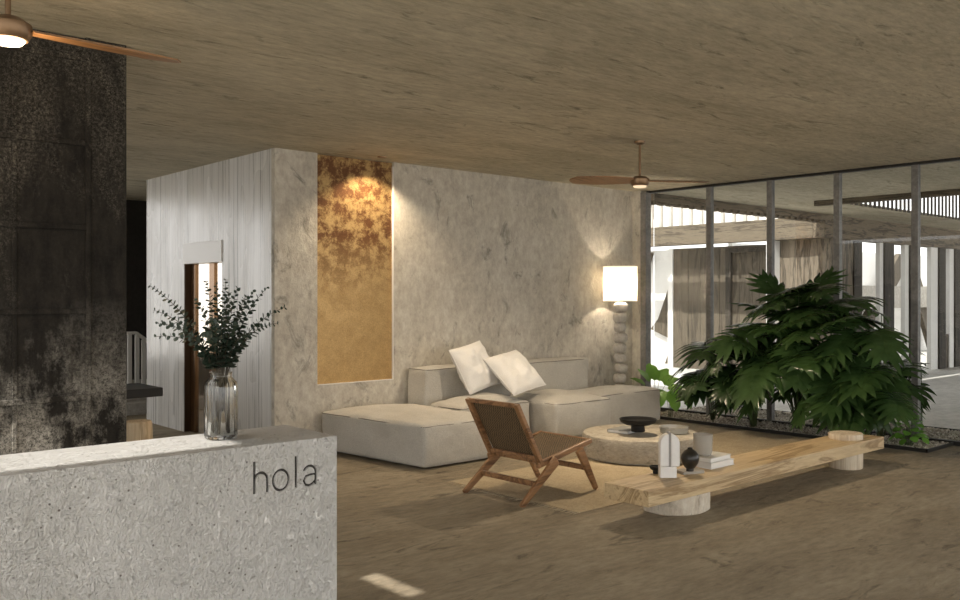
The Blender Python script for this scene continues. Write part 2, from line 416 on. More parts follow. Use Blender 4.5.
# pilaster at the glass end of the wall
struct(MB().box(9.375, 9.60, 7.40, YW + .2, 0, CEIL).obj('trim_1', M['wall'], bevel=.004), 'narrow plaster pilaster between wall and glass', 'pilaster')
# white core with lift door
DY0, DY1, DZ = 8.63, 9.566, 1.852
wc = MB().box(4.11, 4.25, YW + .2, DY0, 0, CEIL).box(4.11, 4.25, DY1, 10.64, 0, CEIL).box(4.11, 4.25, DY0, DY1, DZ, CEIL).box(4.25, 9.4, 10.5, 10.64, 0, CEIL).box(4.11, 4.17, YW + .06, YW + .2, 0, CEIL)
struct(wc.obj('wall_left', M['streak']), 'white vertically streaked wall holding the bronze door', 'wall')
MB_l = MB().box(4.098, 4.1099, DY0 - .01, DY1 + .01, DZ, DZ + .225)
struct(MB_l.obj('trim_2', M['lintel'], bevel=.002), 'plain white lintel panel above the bronze door', 'lintel')
d1 = bpy.data.objects.new('door_1', None); COL.objects.link(d1); struct(d1, 'recessed bronze door in the white streaked wall', 'door'); d1.location = (4.2, 9.1, 0)
def child_w(o, p):
    o.parent = p; o.matrix_parent_inverse = p.matrix_basis.inverted(); return o
child_w(MB().box(4.19, 4.23, DY0 + .001, DY1 - .001, .001, DZ - .001).obj('door_leaf', M['polished']), d1)
child_w(MB().box(4.112, 4.19, DY1 - .013, DY1 - .001, .001, DZ - .001).obj('jamb', M['bronze_dark']), d1)
child_w(MB().box(4.17, 4.19, 8.94, 9.06, .001, DZ - .001).obj('door_stile', M['bronze']), d1)
child_w(MB().box(4.17, 4.19, 9.41, DY1 - .014, .001, DZ - .001).obj('door_stile', M['bronze']), d1)
# far dark wall behind the stair
struct(MB().box(3.45, 10, 13.0, 13.2, 0, CEIL).obj('wall_far', M['far']), 'dark wall far behind the staircase', 'wall')
struct(MB().box(-4.0, -3.85, 8.0, 13.0, 0, CEIL).obj('wall_sky_block', M['wall']), 'unseen side wall added to keep sky out of the glass reflections', 'wall')  # unseen, added only where open sky would reflect in the glass
struct(MB().box(-4, .6, 13.0, 13.2, 0, CEIL).obj('wall_end_reception', M['far']), 'dark end wall of the reception side', 'wall')
struct(MB().box(.6, 3.45, 13.0, 13.2, 0, .62).obj('wall_sill', M['timber_mid']), 'low brown wall at the far reception end', 'wall')
# charred slab wall on the reception side
cw = MB()
cw.box(-2.2, 1.82, 5.03, 5.25, 0, CEIL)
zs = [0, .05, .504, .957, 1.419, 1.866, 2.317, 2.77, CEIL]; xs = [-2.2, -1.25, -.35, .36, 1.255, 1.614]
for i in range(len(xs) - 1):
    for j in range(len(zs) - 1):
        cw.box(xs[i] + .0015, xs[i + 1] - .0015, 5.0, 5.03, zs[j] + .004, zs[j + 1] - .004)
for j in range(1, len(zs) - 1):
    cw.box(-2.2, 1.60, 4.982, 5.0, zs[j] - .014, zs[j] + .014)
cw.box(1.60, 1.625, 4.988, 5.03, 0, CEIL)
cw.box(1.24, 1.262, 4.992, 5.0, 0, CEIL)
cw.box(1.6265, 1.82, 5.0, 5.03, 0, CEIL)
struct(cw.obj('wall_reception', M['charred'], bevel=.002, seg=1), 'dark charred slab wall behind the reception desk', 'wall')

# glass wall ------------------------------------------------------
w1 = bpy.data.objects.new('window_1', None); COL.objects.link(w1); struct(w1, 'floor to ceiling glass wall with raw steel mullions', 'window'); w1.location = (XG, 5, 0)
MY = [7.33, 6.435, 5.60, 4.78, 3.94, 3.10, 2.26, 1.42]
for i, y in enumerate(MY):
    w = .034
    if i == 0:
        child_w(MB().box(9.375, 9.49, 7.312, 7.398, 0, CEIL - .03).obj('mullion', M['steel'], bevel=.003), w1); continue
    child_w(MB().box(XG - .035, XG + .035, y - w, y + w, .0, CEIL - .03).obj('mullion', M['steel'], bevel=.003), w1)
child_w(MB().box(XG - .035, XG + .035, 1.0, 7.395, CEIL - .03, CEIL - .001).obj('top_rail', M['steel_dark']), w1)
child_w(MB().box(XG - .03, XG + .03, 1.0, 7.395, .001, .045).obj('bottom_rail', M['steel_dark']), w1)
for a, b in zip(MY[:-1], MY[1:]):
    child_w(MB().box(XG - .006, XG + .006, b + .034, a - .034, .045, CEIL - .03).obj('pane', M['glass']), w1)

# planting bed ----------------------------------------------------
BX0, BX1, BY0, BY1 = 8.87, 10.45, 3.56, 7.0
bed = MB().box(BX0, BX0 + .012, BY0, BY1, 0, .035).box(BX0, BX1, BY0, BY0 + .012, 0, .035).box(BX1 - .012, BX1, BY0, BY1, 0, .035)
struct(bed.obj('trim_3', M['steel_dark']), 'dark steel edging around the gravel bed', 'edging')
struct(MB().box(BX0 + .012, BX1 - .012, BY0 + .012, BY1, 0.0005, .012).obj('bed_floor', M['soil']), 'dark soil under the gravel of the planting bed', 'soil')
g = MB(); rng = random.Random(3)
ico = [(0, 0, -1), (.72, -.53, -.45), (-.28, -.85, -.45), (-.89, 0, -.45), (-.28, .85, -.45), (.72, .53, -.45), (.28, -.85, .45), (-.72, -.53, .45), (-.72, .53, .45), (.28, .85, .45), (.89, 0, .45), (0, 0, 1)]
icf = [(0, 1, 2), (1, 0, 5), (0, 2, 3), (0, 3, 4), (0, 4, 5), (1, 5, 10), (2, 1, 6), (3, 2, 7), (4, 3, 8), (5, 4, 9), (1, 10, 6), (2, 6, 7), (3, 7, 8), (4, 8, 9), (5, 9, 10), (6, 10, 11), (7, 6, 11), (8, 7, 11), (9, 8, 11), (10, 9, 11)]
for _ in range(9000):
    x = rng.uniform(BX0 + .03, BX1 - .03); y = rng.uniform(BY0 + .03, BY1 - .02)
    if abs(x - XG) < .05: continue
    r = rng.uniform(.008, .017); a = rng.uniform(0, 6.3); ca, sa = math.cos(a), math.sin(a); k = rng.uniform(.65, 1)
    z = .012 + r * .4 + rng.uniform(0, .012)
    g.add([(x + (p[0] * ca - p[1] * sa * k) * r, y + (p[0] * sa + p[1] * ca * k) * r, z + p[2] * r * .65) for p in ico], icf)
go = g.obj('gravel', M['gravel'], normals=False)
tag(go, 'brown and white gravel filling the planting bed', 'gravel', kind='stuff')

# ================================================================== OUTDOORS
# timber beam with slat ends along the courtyard edge
tb = thing('timber_beam', 'weathered timber beam with slat ends over the courtyard edge', 'beam', (9.75, 7.5, 2.76))
child_w(MB().box(9.72, 14.6, 7.44, 7.60, 2.785, 2.885).obj('beam', M['timber_h'], bevel=.006), tb)
for k in range(26):
    x = 9.78 + k * .185
    child_w(MB().box(x, x + .10, 7.45, 7.58, 2.742, 2.784).obj('slat_end', M['timber_h']), tb)
# skylight over the patio: edge beams + battened upstand
sk = thing('roof_lantern', 'battened upstand of the open skylight over the patio', 'skylight', (12.4, 6.46, CEIL))
child_w(MB().box(12.28, 12.395, -2, 6.52, CEIL - .075, CEIL - .001).obj('edge_beam', M['timber_y']), sk)
child_w(MB().box(12.405, 24, 6.32, 6.45, CEIL + .9, CEIL + 1.0).obj('head_rail', M['timber_h']), sk)
child_w(MB().box(12.3, 24, -2.2, 6.2, CEIL + .95, CEIL + 1.0).obj('added_sun_cover', M['timber_h']), sk)  # unseen cover, added to keep the sun off the patio floor
for k in range(64):
    x = 12.45 + k * .155
    child_w(MB().box(x, x + .065, 6.425, 6.44, CEIL + .005, CEIL + .9).obj('batten', M['timber_dark']), sk)
child_w(MB().box(12.27, 12.3, -2.2, 6.44, CEIL + .06, CEIL + .95).obj('added_sun_side', M['timber_h']), sk)  # added below the cover to stop sun slipping in from the side
# timber pavilion
pv = thing('timber_pavilion', 'weathered timber pavilion with tall posts beyond the glass', 'building', (14.43, 7.5, 0))
PXX = 14.43; PYY = 7.46
def pxx(px): return PY(px, 300, PYY)[0]
fb = MB().box(PXX, 26, PYY, PYY + .22, 2.49, 2.92)
child_w(fb.obj('fascia', M['timber_h'], bevel=.01), pv)
child_w(MB().box(PXX, PXX + .22, PYY + .22, 16, 2.49, 2.868).obj('fascia', M['timber_y'], bevel=.01), pv)
# corner cladding, both faces
m = MB(); x = PXX + .26; rng = random.Random(5)
while x < pxx(855) - .02:
    w = .17; m.box(x, min(x + w - .006, pxx(855)), PYY + .03 + rng.uniform(0, .012), PYY + .2, 0, 2.49); x += w
child_w(m.obj('cladding', M['timber']), pv)
m = MB(); y = PYY + .04
while y < 8.42:
    w = .15; m.box(PXX + .24 + rng.uniform(0, .012), PXX + .40, y, y + w - .006, 0, 2.6); y += w
child_w(m.obj('cladding', M['timber']), pv)
child_w(MB().box(PXX + .02, PXX + .3, 8.44, 8.58, 0, 2.49).obj('post', M['court_white']), pv)
for a, b, mm, dy in ((855, 863, 'timber_dark', .0), (885.5, 895, 'timber_dark', 0), (911, 921, 'timber_dark', 0), (940, 946.5, 'timber_dark', 0), (956, 963, 'timber_dark', 0), (986, 995, 'timber_dark', 0), (1015, 1026, 'timber_dark', 0)):
    child_w(MB().box(pxx(a), pxx(b), PYY + .01, PYY + .16, 0, 2.49).obj('post', M[mm], bevel=.006), pv)
for a, b in ((882, 885.4), (907, 910.8), (933, 939.8), (951.5, 955.8)):
    child_w(MB().box(pxx(a), pxx(b), PYY + .04, PYY + .12, 0, 2.49).obj('post', M['court_white']), pv)
m = MB(); x = pxx(946.6)
while x < 26:
    m.box(x, x + .19, PYY + .06, PYY + .14, 0, .70); x += .20
child_w(m.obj('half_wall', M['timber']), pv)
# recessed dark doors on the court side
RX = 15.5
m = MB(); y = 8.6
while y < 11.35:
    m.box(RX + rng.uniform(0, .012), RX + .1, y, y + .145, 0, 2.49); y += .15
child_w(m.obj('recessed_cladding', M['timber_mid']), pv)
child_w(MB().box(RX - .06, RX - .001, 9.95, 10.07, 0, 2.45).box(RX - .06, RX - .001, 8.62, 9.95, 2.36, 2.45).obj('door_frame', M['timber_dark']), pv)
child_w(MB().box(PXX + .25, RX, 8.50, 8.58, 0, 2.49).obj('return_wall', M['court_white']), pv)
child_w(MB().box(RX - .02, RX + .2, 11.37, 11.49, 0, 2.49).obj('post', M['court_white']), pv)
child_w(MB().box(RX + .3, RX + .4, 11.49, 14, 0, 2.49).obj('white_panel', M['court_white']), pv)
m = MB()
m.prism([(11.49, .55), (11.49, 2.0), (11.9, 1.0), (12.1, .78)], RX + .18, RX + .26, 'yz')
m.prism([(11.49, .05), (11.49, .62), (11.72, .05)], RX + .18, RX + .26, 'yz')
m.prism([(12.05, 2.45), (12.6, 2.45), (12.6, 1.1)], RX + .18, RX + .26, 'yz')
child_w(m.obj('shadow_wedge', M['timber_mid']), pv)  # dark boards standing in for the shadow around a sunlit wedge
# pavilion's inner court seen between the posts
child_w(MB().box(16.2, 30, 10.4, 10.5, 0, 2.6).obj('inner_wall', M['court_white']), pv)
for a, b in (((16.6, .4), (18.6, 2.3)), ((19.2, .2), (18.2, 2.4)), ((21, .3), (23.5, 2.4)), ((25.5, .2), (24.0, 2.4))):
    child_w(MB().bar((a[0], 10.1, a[1]), (b[0], 10.1, b[1]), .5, .12, up=(0, 1, 0)).obj('inner_brace', M['timber_mid']), pv)
m = MB(); m.box(16, 30, 9.9, 10.3, 1.2, 1.75)
child_w(m.obj('inner_rail', M['grey']), pv)
# upper white batten wall
child_w(MB().box(14.75, 14.95, 7.5, 20, 2.87, 5.5).obj('upper_wall', M['court_white']), pv)
for k in range(50):
    y = 7.7 + k * .24
    child_w(MB().box(14.69, 14.75, y, y + .06, 2.87, 5.5).obj('batten', M['batten']), pv)
child_w(MB().box(14.55, 14.7, 11.3, 20, 3.34, 3.42).obj('ledge', M['steel']), pv)
struct(MB().box(9.4, 9.7, 10.64, 16, 0, 3.2).box(9.42, 9.62, YW + .2, 10.64, 0, 3.2).obj('wall_court', M['court_white']), 'white rendered flank wall of the courtyard', 'wall')
struct(MB().box(9.7, 15.5, 15.8, 16, 0, 4).obj('wall_end', M['court_white']), 'white end wall of the courtyard', 'wall')

# ================================================================== LEFT BACKGROUND
# stairs platform & railing
st = thing('stair_landing', 'pale stone stair landing behind the charred wall', 'stairs', (4.7, 11.5, 0))
child_w(MB().box(3.2, 5.6, 11.6, 12.9, 0, .30).box(3.2, 5.6, 11.3, 11.6, 0, .15).obj('steps', M['grey'], bevel=.004), st)
ra = thing('stair_railing', 'slim pale railing on the stair landing', 'railing', (4.4, 12, .3))
A = PY(129, 333, 11.9); B = PY(136, 333, 11.9); C_ = PY(146, 340, 11.9)
child_w(MB().bar((A[0] - .4, 11.9, A[2]), (B[0], 11.9, A[2]), .05, .04).bar((B[0], 11.9, A[2]), (B[0] + .55, 11.9, A[2] - .42), .05, .04).obj('handrail', M['rail'], bevel=.004), ra)
for px in (129.5, 137, 143.5):
    q = PY(px, 340, 11.9); top = A[2] - .02 if q[0] <= B[0] else A[2] - .02 - (q[0] - B[0]) * .42 / .55
    child_w(MB().box(q[0] - .025, q[0] + .025, 11.88, 11.92, .301, top).obj('baluster', M['rail']), ra)
# dark slab table and log stool
tq = PY(163, 391, 7.6); zt = tq[2] + .03
dt = thing('slab_table', 'dark slab table end between charred wall and white wall', 'table', (2.6, 7.9, 0))
child_w(MB().box(1.0, tq[0], 7.6, 8.15, zt - .075, zt).obj('tabletop', M['slate'], bevel=.004), dt)
child_w(MB().box(1.2, 1.3, 7.65, 8.1, 0, zt - .075).obj('leg', M['slate']), dt)
child_w(MB().box(2.2, 2.3, 7.65, 8.1, 0, zt - .075).obj('leg', M['slate']), dt)
sp_ = P(138, 421, .46)
stl = MB().lathe([(.10, 0), (.115, .01), (.118, .2), (.112, .44), (.104, .46)], seg=28, rmod=lambda a, z, i: 1 + .03 * math.sin(3 * a + 1)).obj('log_stool', M['stump'], smooth=True, angle=.7)
stl.location = (sp_[0], sp_[1], 0)
tag(stl, 'small light wood log stool under the dark slab table', 'stool')

# ================================================================== RECEPTION DESK
DX1, DF, DB, DZT = 1.565, 2.46, 2.79, 1.05
desk = thing('reception_desk', 'pale pitted plaster reception desk with carved greeting', 'reception desk', (DX1, DF, 0))
body = child_w(MB().box(-1.3, DX1, DF, DB, 0, DZT).obj('body', M['desk']), desk)
def stroke(pts, w, m, y0, y1):
    """ribbon along 2D (x,z) points -> prism in y"""
    pts = [Vector((p[0], p[1])) for p in pts]; n = len(pts); L = []; R = []
    for i, p in enumerate(pts):
        t = (pts[min(i + 1, n - 1)] - pts[max(i - 1, 0)]).normalized(); nn = Vector((-t.y, t.x))
        L.append(p + nn * w / 2); R.append(p - nn * w / 2)
    m.prism([tuple(v) for v in L + R[::-1]], y0, y1, 'xz')
def stroke_loop(pts, w, m, y0, y1):
    n = len(pts); pts = [Vector(p) for p in pts]; c = sum(pts, Vector((0, 0))) / n; vs = []
    for y in (y0, y1):
        for s in (1, -1):
            for i, p in enumerate(pts):
                t = (pts[(i + 1) % n] - pts[i - 1]).normalized(); nn = Vector((t.y, -t.x)); q = p + nn * s * w / 2
                vs.append((q.x, y, q.y))
    fs = []
    for i in range(n):
        j = (i + 1) % n
        fs += [(i, j, n + j, n + i), (2 * n + i, 3 * n + i, 3 * n + j, 2 * n + j), (i, 2 * n + i, 2 * n + j, j), (n + i, n + j, 3 * n + j, 3 * n + i)]
    m.add(vs, fs)
def arc(cx, cz, rx, rz, a0, a1, n=18): return [(cx + rx * math.cos(math.radians(a0 + (a1 - a0) * i / n)), cz + rz * math.sin(math.radians(a0 + (a1 - a0) * i / n))) for i in range(n + 1)]
ZB = .904; XH = .062; W = .0085
def letters(y0, y1, grow=0.0):
    w = W + grow; out = []
    h = MB(); x0, x1 = 1.2755, 1.3185
    stroke([(x0, ZB), (x0, ZB + .098)], w, h, y0, y1)
    stroke([(x0 - .0005, ZB + .036)] + arc((x0 + x1) / 2, ZB + XH - .0225, (x1 - x0) / 2, .0225, 178, 0, 18) + [(x1, ZB)], w, h, y0, y1); out.append(h)
    o = MB(); stroke_loop(arc(1.3645, ZB + XH / 2, .0265, XH / 2, 0, 350, 35), w, o, y0, y1); out.append(o)
    l = MB(); stroke([(1.4165, ZB), (1.4165, ZB + .098)], w, l, y0, y1); out.append(l)
    a = MB(); ax0, ax1 = 1.444, 1.487
    stroke(arc((ax0 + ax1) / 2, ZB + XH - .021, (ax1 - ax0) / 2, .021, 160, 0, 16) + [(ax1, ZB)], w, a, y0, y1)
    stroke_loop([(ax1 - .0005, ZB + .034), (ax1 - .018, ZB + .034), (ax0 + .008, ZB + .031), (ax0 + .001, ZB + .017), (ax0 + .008, ZB + .004), (ax0 + .02, ZB + .001), (ax1 - .010, ZB + .006), (ax1 - .0005, ZB + .015)][::-1], w, a, y0, y1); out.append(a)
    return out
cut = []
for L in letters(DF - .02, DF + .011):
    co = L.obj('cutter', M['desk']); cut.append(co)
    md = body.modifiers.new('carve', 'BOOLEAN'); md.object = co; md.operation = 'DIFFERENCE'; md.solver = 'EXACT'; md.use_self = True
bpy.context.view_layer.update()
dg = bpy.context.evaluated_depsgraph_get()
me2 = bpy.data.meshes.new_from_object(body.evaluated_get(dg))
body.modifiers.clear(); body.data = me2
for c in cut: bpy.data.objects.remove(c, do_unlink=True)
M['carve_shade'] = simple('recess_shade', (.035, .03, .026), .6)  # dark fill at the bottom of the carving, painted in for its shade
for L in letters(DF + .0065, DF + .0105, -.0006):
    child_w(L.obj('letter', M['carve_shade']), desk)

# glass vase with eucalyptus
vb = Vector((1.261, 2.655, DZT + .0008))
def ribs(a, z, i): return 1 + .018 * math.cos(a * 24)
vz = MB()
outp = [(.0, .0), (.040, 0), (.046, .004), (.0475, .012), (.0475, .155), (.045, .170), (.036, .181), (.031, .186), (.031, .196), (.034, .202)]
inn = [(.0315, .202), (.0285, .196), (.0285, .186), (.034, .179), (.0425, .168), (.0448, .155), (.0448, .016), (.040, .010), (0.0, .009)]
vz.lathe(outp + inn, seg=96, rmod=lambda a, z, i: 1 + (.022 * math.cos(a * 20) if 3 <= i <= 5 else 0))
M['vase'] = None
mg, ntg, bg_, og_ = new_mat('vase_glass'); bg_.inputs['Base Color'].default_value = (.96, .97, .96, 1); bg_.inputs['Roughness'].default_value = 0.0
bg_.inputs['Transmission Weight'].default_value = 1.0; bg_.inputs['IOR'].default_value = 1.45
vo_ = vz.obj('glass_vase', mg, smooth=True, angle=.9); vo_.location = vb; vo_.scale = (1.06, 1.06, 1.04)
tag(vo_, 'clear ribbed glass vase standing on the reception desk', 'vase')
bq = thing('eucalyptus_bouquet', 'bouquet of dark green eucalyptus stems in the glass vase', 'bouquet', (vb.x, vb.y, vb.z + .012))
tips = [(149, 285, 2.74), (153, 310, 2.70), (156, 323, 2.60), (154, 337, 2.66), (206, 281, 2.70), (196, 300, 2.62), (216, 283, 2.60), (226, 279, 2.68), (229, 292, 2.58), (238, 287, 2.72),
        (246, 296, 2.60), (254, 291, 2.70), (268, 287, 2.66), (286, 307, 2.62), (279, 323, 2.56), (212, 320, 2.53), (236, 325, 2.53), (222, 312, 2.55), (203, 335, 2.55), (251, 335, 2.55)]
rng = random.Random(11)
for i, (px, py, Y) in enumerate(tips):
    T = PY(px, py, Y); ang = rng.uniform(0, 6.28); b0 = Vector((vb.x + .027 * math.cos(ang), vb.y + .027 * math.sin(ang), vb.z + .014))
    dirx = T - Vector((vb.x, vb.y, vb.z + .2)); k = min(.019, .019 * Vector((dirx.x, dirx.y)).length / .08)
    n_ = Vector((dirx.x, dirx.y, 0)).normalized() * k; nk = Vector((vb.x, vb.y, vb.z + .199)) + n_
    pts = []
    up = nk + Vector((0, 0, .09)) + (T - nk) * .28 + Vector((0, 0, .02))
    for s in range(6): pts.append(b0.lerp(nk, s / 6))
    for s in range(17):
        t = s / 16; pts.append(nk * (1 - t) ** 2 + up * 2 * t * (1 - t) + T * t * t)
    m = MB(); m.tube(pts, [.0019] * 6 + [.0017 - .0011 * s / 16 for s in range(17)], 6)
    so = child_w(m.obj('stem', M['twig'], smooth=True), bq)
    lf = MB(); Lt = (T - nk).length; npair = max(6, int(Lt / .0135))
    for q in range(npair):
        t = .05 + .95 * (q + .5) / npair; p = nk * (1 - t) ** 2 + up * 2 * t * (1 - t) + T * t * t
        tg = ((up - nk) * (1 - t) + (T - up) * t).normalized(); a0 = q * 1.57 + i + rng.uniform(-.4, .4)
        s1 = tg.orthogonal().normalized(); s2 = tg.cross(s1)
        rad = (.0122 - .0074 * t ** 1.5) * rng.uniform(.85, 1.2)
        for h in (0, PI):
            rd = (s1 * math.cos(a0 + h) + s2 * math.sin(a0 + h)); out_ = (rd * .85 + tg * .5).normalized(); nrm = (tg * .8 - rd * .4 + Vector((rng.uniform(-.3, .3), rng.uniform(-.3, .3), 0))).normalized()
            sd = out_.cross(nrm).normalized(); nn = sd.cross(out_)
            c = p + out_ * (rad * 1.15)
            vs = [c + nn * (-rad * .18)]
            for w_ in range(9):
                an = 2 * PI * w_ / 9; vs.append(c + out_ * (math.cos(an) * rad) + sd * (math.sin(an) * rad * .92) + nn * (.0 if w_ else -.001))
            lf.add(vs, [(0, 1 + w_, 1 + (w_ + 1) % 9) for w_ in range(9)])
    lo = lf.obj('leaves', M['leaf_euc'], smooth=True, normals=False); lo.parent = so; lo.matrix_parent_inverse = (bq.matrix_basis).inverted() @ Matrix.Identity(4)
    lo.matrix_parent_inverse = Matrix.Identity(4)

# ================================================================== SOFA
def softbox(x0, x1, y0, y1, z0, z1, r=.05, top=.03, side=.012, n=26, seed=0, lean=0, wrinkle=.006):
    hx, hy, hz = (x1 - x0) / 2, (y1 - y0) / 2, (z1 - z0) / 2; c = Vector(((x0 + x1) / 2, (y0 + y1) / 2, (z0 + z1) / 2))
    bm = bmesh.new(); bmesh.ops.create_cube(bm, size=2.0)
    bmesh.ops.subdivide_edges(bm, edges=bm.edges[:], cuts=n, use_grid_fill=True)
    for v in bm.verts:
        u, w, t = v.co
        u = math.copysign(1 - (1 - abs(u)) ** 1.25, u); w = math.copysign(1 - (1 - abs(w)) ** 1.25, w); t = math.copysign(1 - (1 - abs(t)) ** 1.25, t)
        p = Vector((u * hx, w * hy, t * hz)); q = Vector((max(-hx + r, min(hx - r, p.x)), max(-hy + r, min(hy - r, p.y)), max(-hz + r, min(hz - r, p.z))))
        d = p - q
        if d.length > 1e-7: p = q + d.normalized() * r
        bu, bw, bt = 1 - u ** 4, 1 - w ** 4, 1 - t * t
        bu2, bw2 = (1 - abs(u) ** 2.5), (1 - abs(w) ** 2.5)
        if t > 0: p.z += top * bu2 * bw2 * t
        p.x += side * math.copysign(abs(u) ** 6, u) * bw * bt; p.y += side * math.copysign(abs(w) ** 6, w) * bu * bt
        wv = c + p
        nz = mnoise.noise(Vector((wv.x * 3.2 + seed, wv.y * 3.2, wv.z * 3.2))) * wrinkle * 2.0 + mnoise.noise(Vector((wv.x * 9 + seed, wv.y * 9, wv.z * 9))) * wrinkle
        if t > -.98: p += Vector((u, w, max(t, 0))).normalized() * nz
        v.co = c + p
    m = MB(); bm.verts.index_update(); m.v = [tuple(v.co) for v in bm.verts]; m.f = [[v.index for v in f.verts] for f in bm.faces]; m.mi = [0] * len(m.f); bm.free(); return m
def piping(x0, x1, y0, y1, z, r=.0045, seed=0, c=.03):
    pts = []
    for cx, cy, a in ((x1 - c, y1 - c, 0), (x0 + c, y1 - c, 90), (x0 + c, y0 + c, 180), (x1 - c, y0 + c, 270)):
        for k in range(4): an = math.radians(a + 30 * k); pts.append(Vector((cx + c * math.cos(an), cy + c * math.sin(an), z)))
    full = []
    for i in range(len(pts)):
        a, b = pts[i], pts[(i + 1) % len(pts)]; n = max(1, int((b - a).length / .05))
        for k in range(n): full.append(a.lerp(b, k / n))
    full = [p + Vector((0, 0, mnoise.noise(Vector((p.x * 4 + seed, p.y * 4, 1))) * .006)) for p in full]
    return MB().tube(full, r, 6, closed=True)
def module(name, label, cat, x0, x1, y0, y1, h, top, seed, part='seat', z0=.018, shear=0.0):
    t = thing(name, label, cat, ((x0 + x1) / 2, (y0 + y1) / 2, 0), group='pieces of the linen sofa')
    def sh(m):
        if shear: m.v = [(x - shear * max(0, (x1 - x) / (x1 - x0)) * (y - y0) / (y1 - y0), y, z) for x, y, z in m.v]
        return m
    so = child_w(sh(softbox(x0, x1, y0, y1, z0, h, .035, top, .010, 30, seed, wrinkle=.010)).obj(part, M['linen'], smooth=True), t)
    pp = sh(piping(x0 + .004, x1 - .004, y0 + .004, y1 - .004, h - .014, seed=seed)).obj('piping', M['pipe'], smooth=True); pp.parent = so
    pp.matrix_parent_inverse = Matrix.Identity(4)
    for sx in (x0 + .12, x1 - .12):
        for sy in (y0 + .12, y1 - .12):
            child_w(MB().lathe([(.025, 0), (.025, z0 + .004)], (sx, sy, 0), 12).obj('foot', M['black']), t)
    return t
def back(t, x0, x1, y0, y1, h, seed):
    so = child_w(softbox(x0, x1, y0, y1, .018, h, .03, .012, .01, 24, seed, wrinkle=.005).obj('backrest', M['linen'], smooth=True), t)
    pp = piping(x0 + .004, x1 - .004, y0 + .004, y1 - .004, h - .012, seed=seed).obj('piping', M['pipe'], smooth=True); pp.parent = so; pp.matrix_parent_inverse = Matrix.Identity(4)
YB = 7.495
module('sofa_ottoman', 'large square linen ottoman piece at the copper panel end of sofa', 'sofa', 4.725, 5.575, 6.05, YB, .385, .055, 1, shear=.15)
s1 = module('sofa_unit', 'linen sofa seat with low back beside the big ottoman', 'sofa', 5.625, 6.58, 6.62, 7.125, .41, .085, 2)
back(s1, 5.63, 6.845, 7.18, YB, .755, 3)
s2 = module('sofa_unit', 'linen sofa seat pulled forward with low back at the pillows', 'sofa', 6.635, 7.50, 6.31, 7.125, .40, .07, 4)
back(s2, 6.895, 8.12, 7.18, YB, .755, 5)
module('sofa_ottoman', 'low linen ottoman piece at the floor lamp end of sofa', 'sofa', 7.56, 8.68, 6.54, 7.125, .40, .03, 6)

def pillow(label, c, w, th, rotm, seed):
    n = 22; m = MB(); vs = []; fs = []
    for s in (1, -1):
        b = len(vs)
        for i in range(n + 1):
            for j in range(n + 1):
                u, v = -1 + 2 * i / n, -1 + 2 * j / n
                e = (1 - abs(u) ** 2.6) * (1 - abs(v) ** 2.6); e = max(e, 0) ** .48
                pin = 1 - .035 * (1 - v * v) * abs(u) ** 3; pin2 = 1 - .035 * (1 - u * u) * abs(v) ** 3
                nz = mnoise.noise(Vector((u * 2 + seed, v * 2, s))) * .035 + mnoise.noise(Vector((u * 5 + seed, v * 5, s))) * .020
                vs.append(Vector((u * w / 2 * pin, s * (th / 2 * e + nz * e + .0015), v * w / 2 * pin2)))
        for i in range(n):
            for j in range(n):
                a = b + i * (n + 1) + j; fs.append((a, a + 1, a + n + 2, a + n + 1))
    m.add(vs, fs)
    rim = []
    N1 = n + 1
    per = [i * N1 for i in range(n)] + [n * N1 + j for j in range(n)] + [i * N1 + n for i in range(n, 0, -1)] + [j for j in range(n, 0, -1)]
    off = N1 * N1; m.f += [[per[k], per[(k + 1) % len(per)], off + per[(k + 1) % len(per)], off + per[k]] for k in range(len(per))]; m.mi += [0] * len(per)
    hem = MB().tube([Vector((vs[k].x, 0, vs[k].z)) for k in per], .005, 6, closed=True)
    t = thing('throw_pillow', label, 'pillow', c, group='pillows on the sofa'); t.rotation_euler = rotm
    m.obj('cushion', M['pillow'], t, smooth=True); hem.obj('hem', M['pillow'], t, smooth=True)
    return t
c1 = PY(475, 367, 6.99); c2 = PY(515, 372, 6.77)
from mathutils import Euler
def prot(tilt, roll, yaw): return (Matrix.Rotation(yaw, 3, 'Z') @ Matrix.Rotation(tilt, 3, 'X') @ Matrix.Rotation(roll, 3, 'Y')).to_euler()
p1 = pillow('white pillow leaning on sofa back beneath the other pillow', c1, .50, .20, prot(-.45, -.18, .08), 1)
p2 = pillow('white pillow on top, overlapping the other pillow', c2, .52, .19, prot(-.80, -.20, -.05), 2)

# ================================================================== LOUNGE CHAIR
ch = thing('lounge_chair', 'low teak lounge chair with woven cane seat and back', 'chair', (4.8, 4.87, 0))
YL, YR = 5.135, 4.605     # far side, near side
def cpart(m, name, mat, **k): return child_w(m.obj(name, mat, **k), ch)
B0 = (4.685, .255); B1 = (4.43, .725)     # back post foot / top  (x, z)
S1 = (5.225, .385)                        # seat rail front
for y in (YL, YR):
    cpart(MB().bar((B0[0], y, B0[1]), (B1[0], y, B1[1]), .034, .045, up=(0, 1, 0)), 'back_post', M['teak'], bevel=.007, seg=2)
    cpart(MB().bar((4.64, y, .262), (S1[0], y, S1[1]), .034, .046, .034, .038), 'seat_rail', M['teak'], bevel=.007)
for y in (YL + .036, YR - .036):
    s = 1 if y > 4.87 else -1
    cpart(MB().bar((4.805, y, .290), (4.43, y + s * .01, 0.0), .034, .075, .030, .040), 'leg', M['teak'], bevel=.008)
    cpart(MB().bar((5.055, y, .338), (5.235, y + s * .01, .0175), .034, .075, .030, .038), 'leg', M['teak'], bevel=.008)
yi0, yi1 = YR + .017, YL - .017
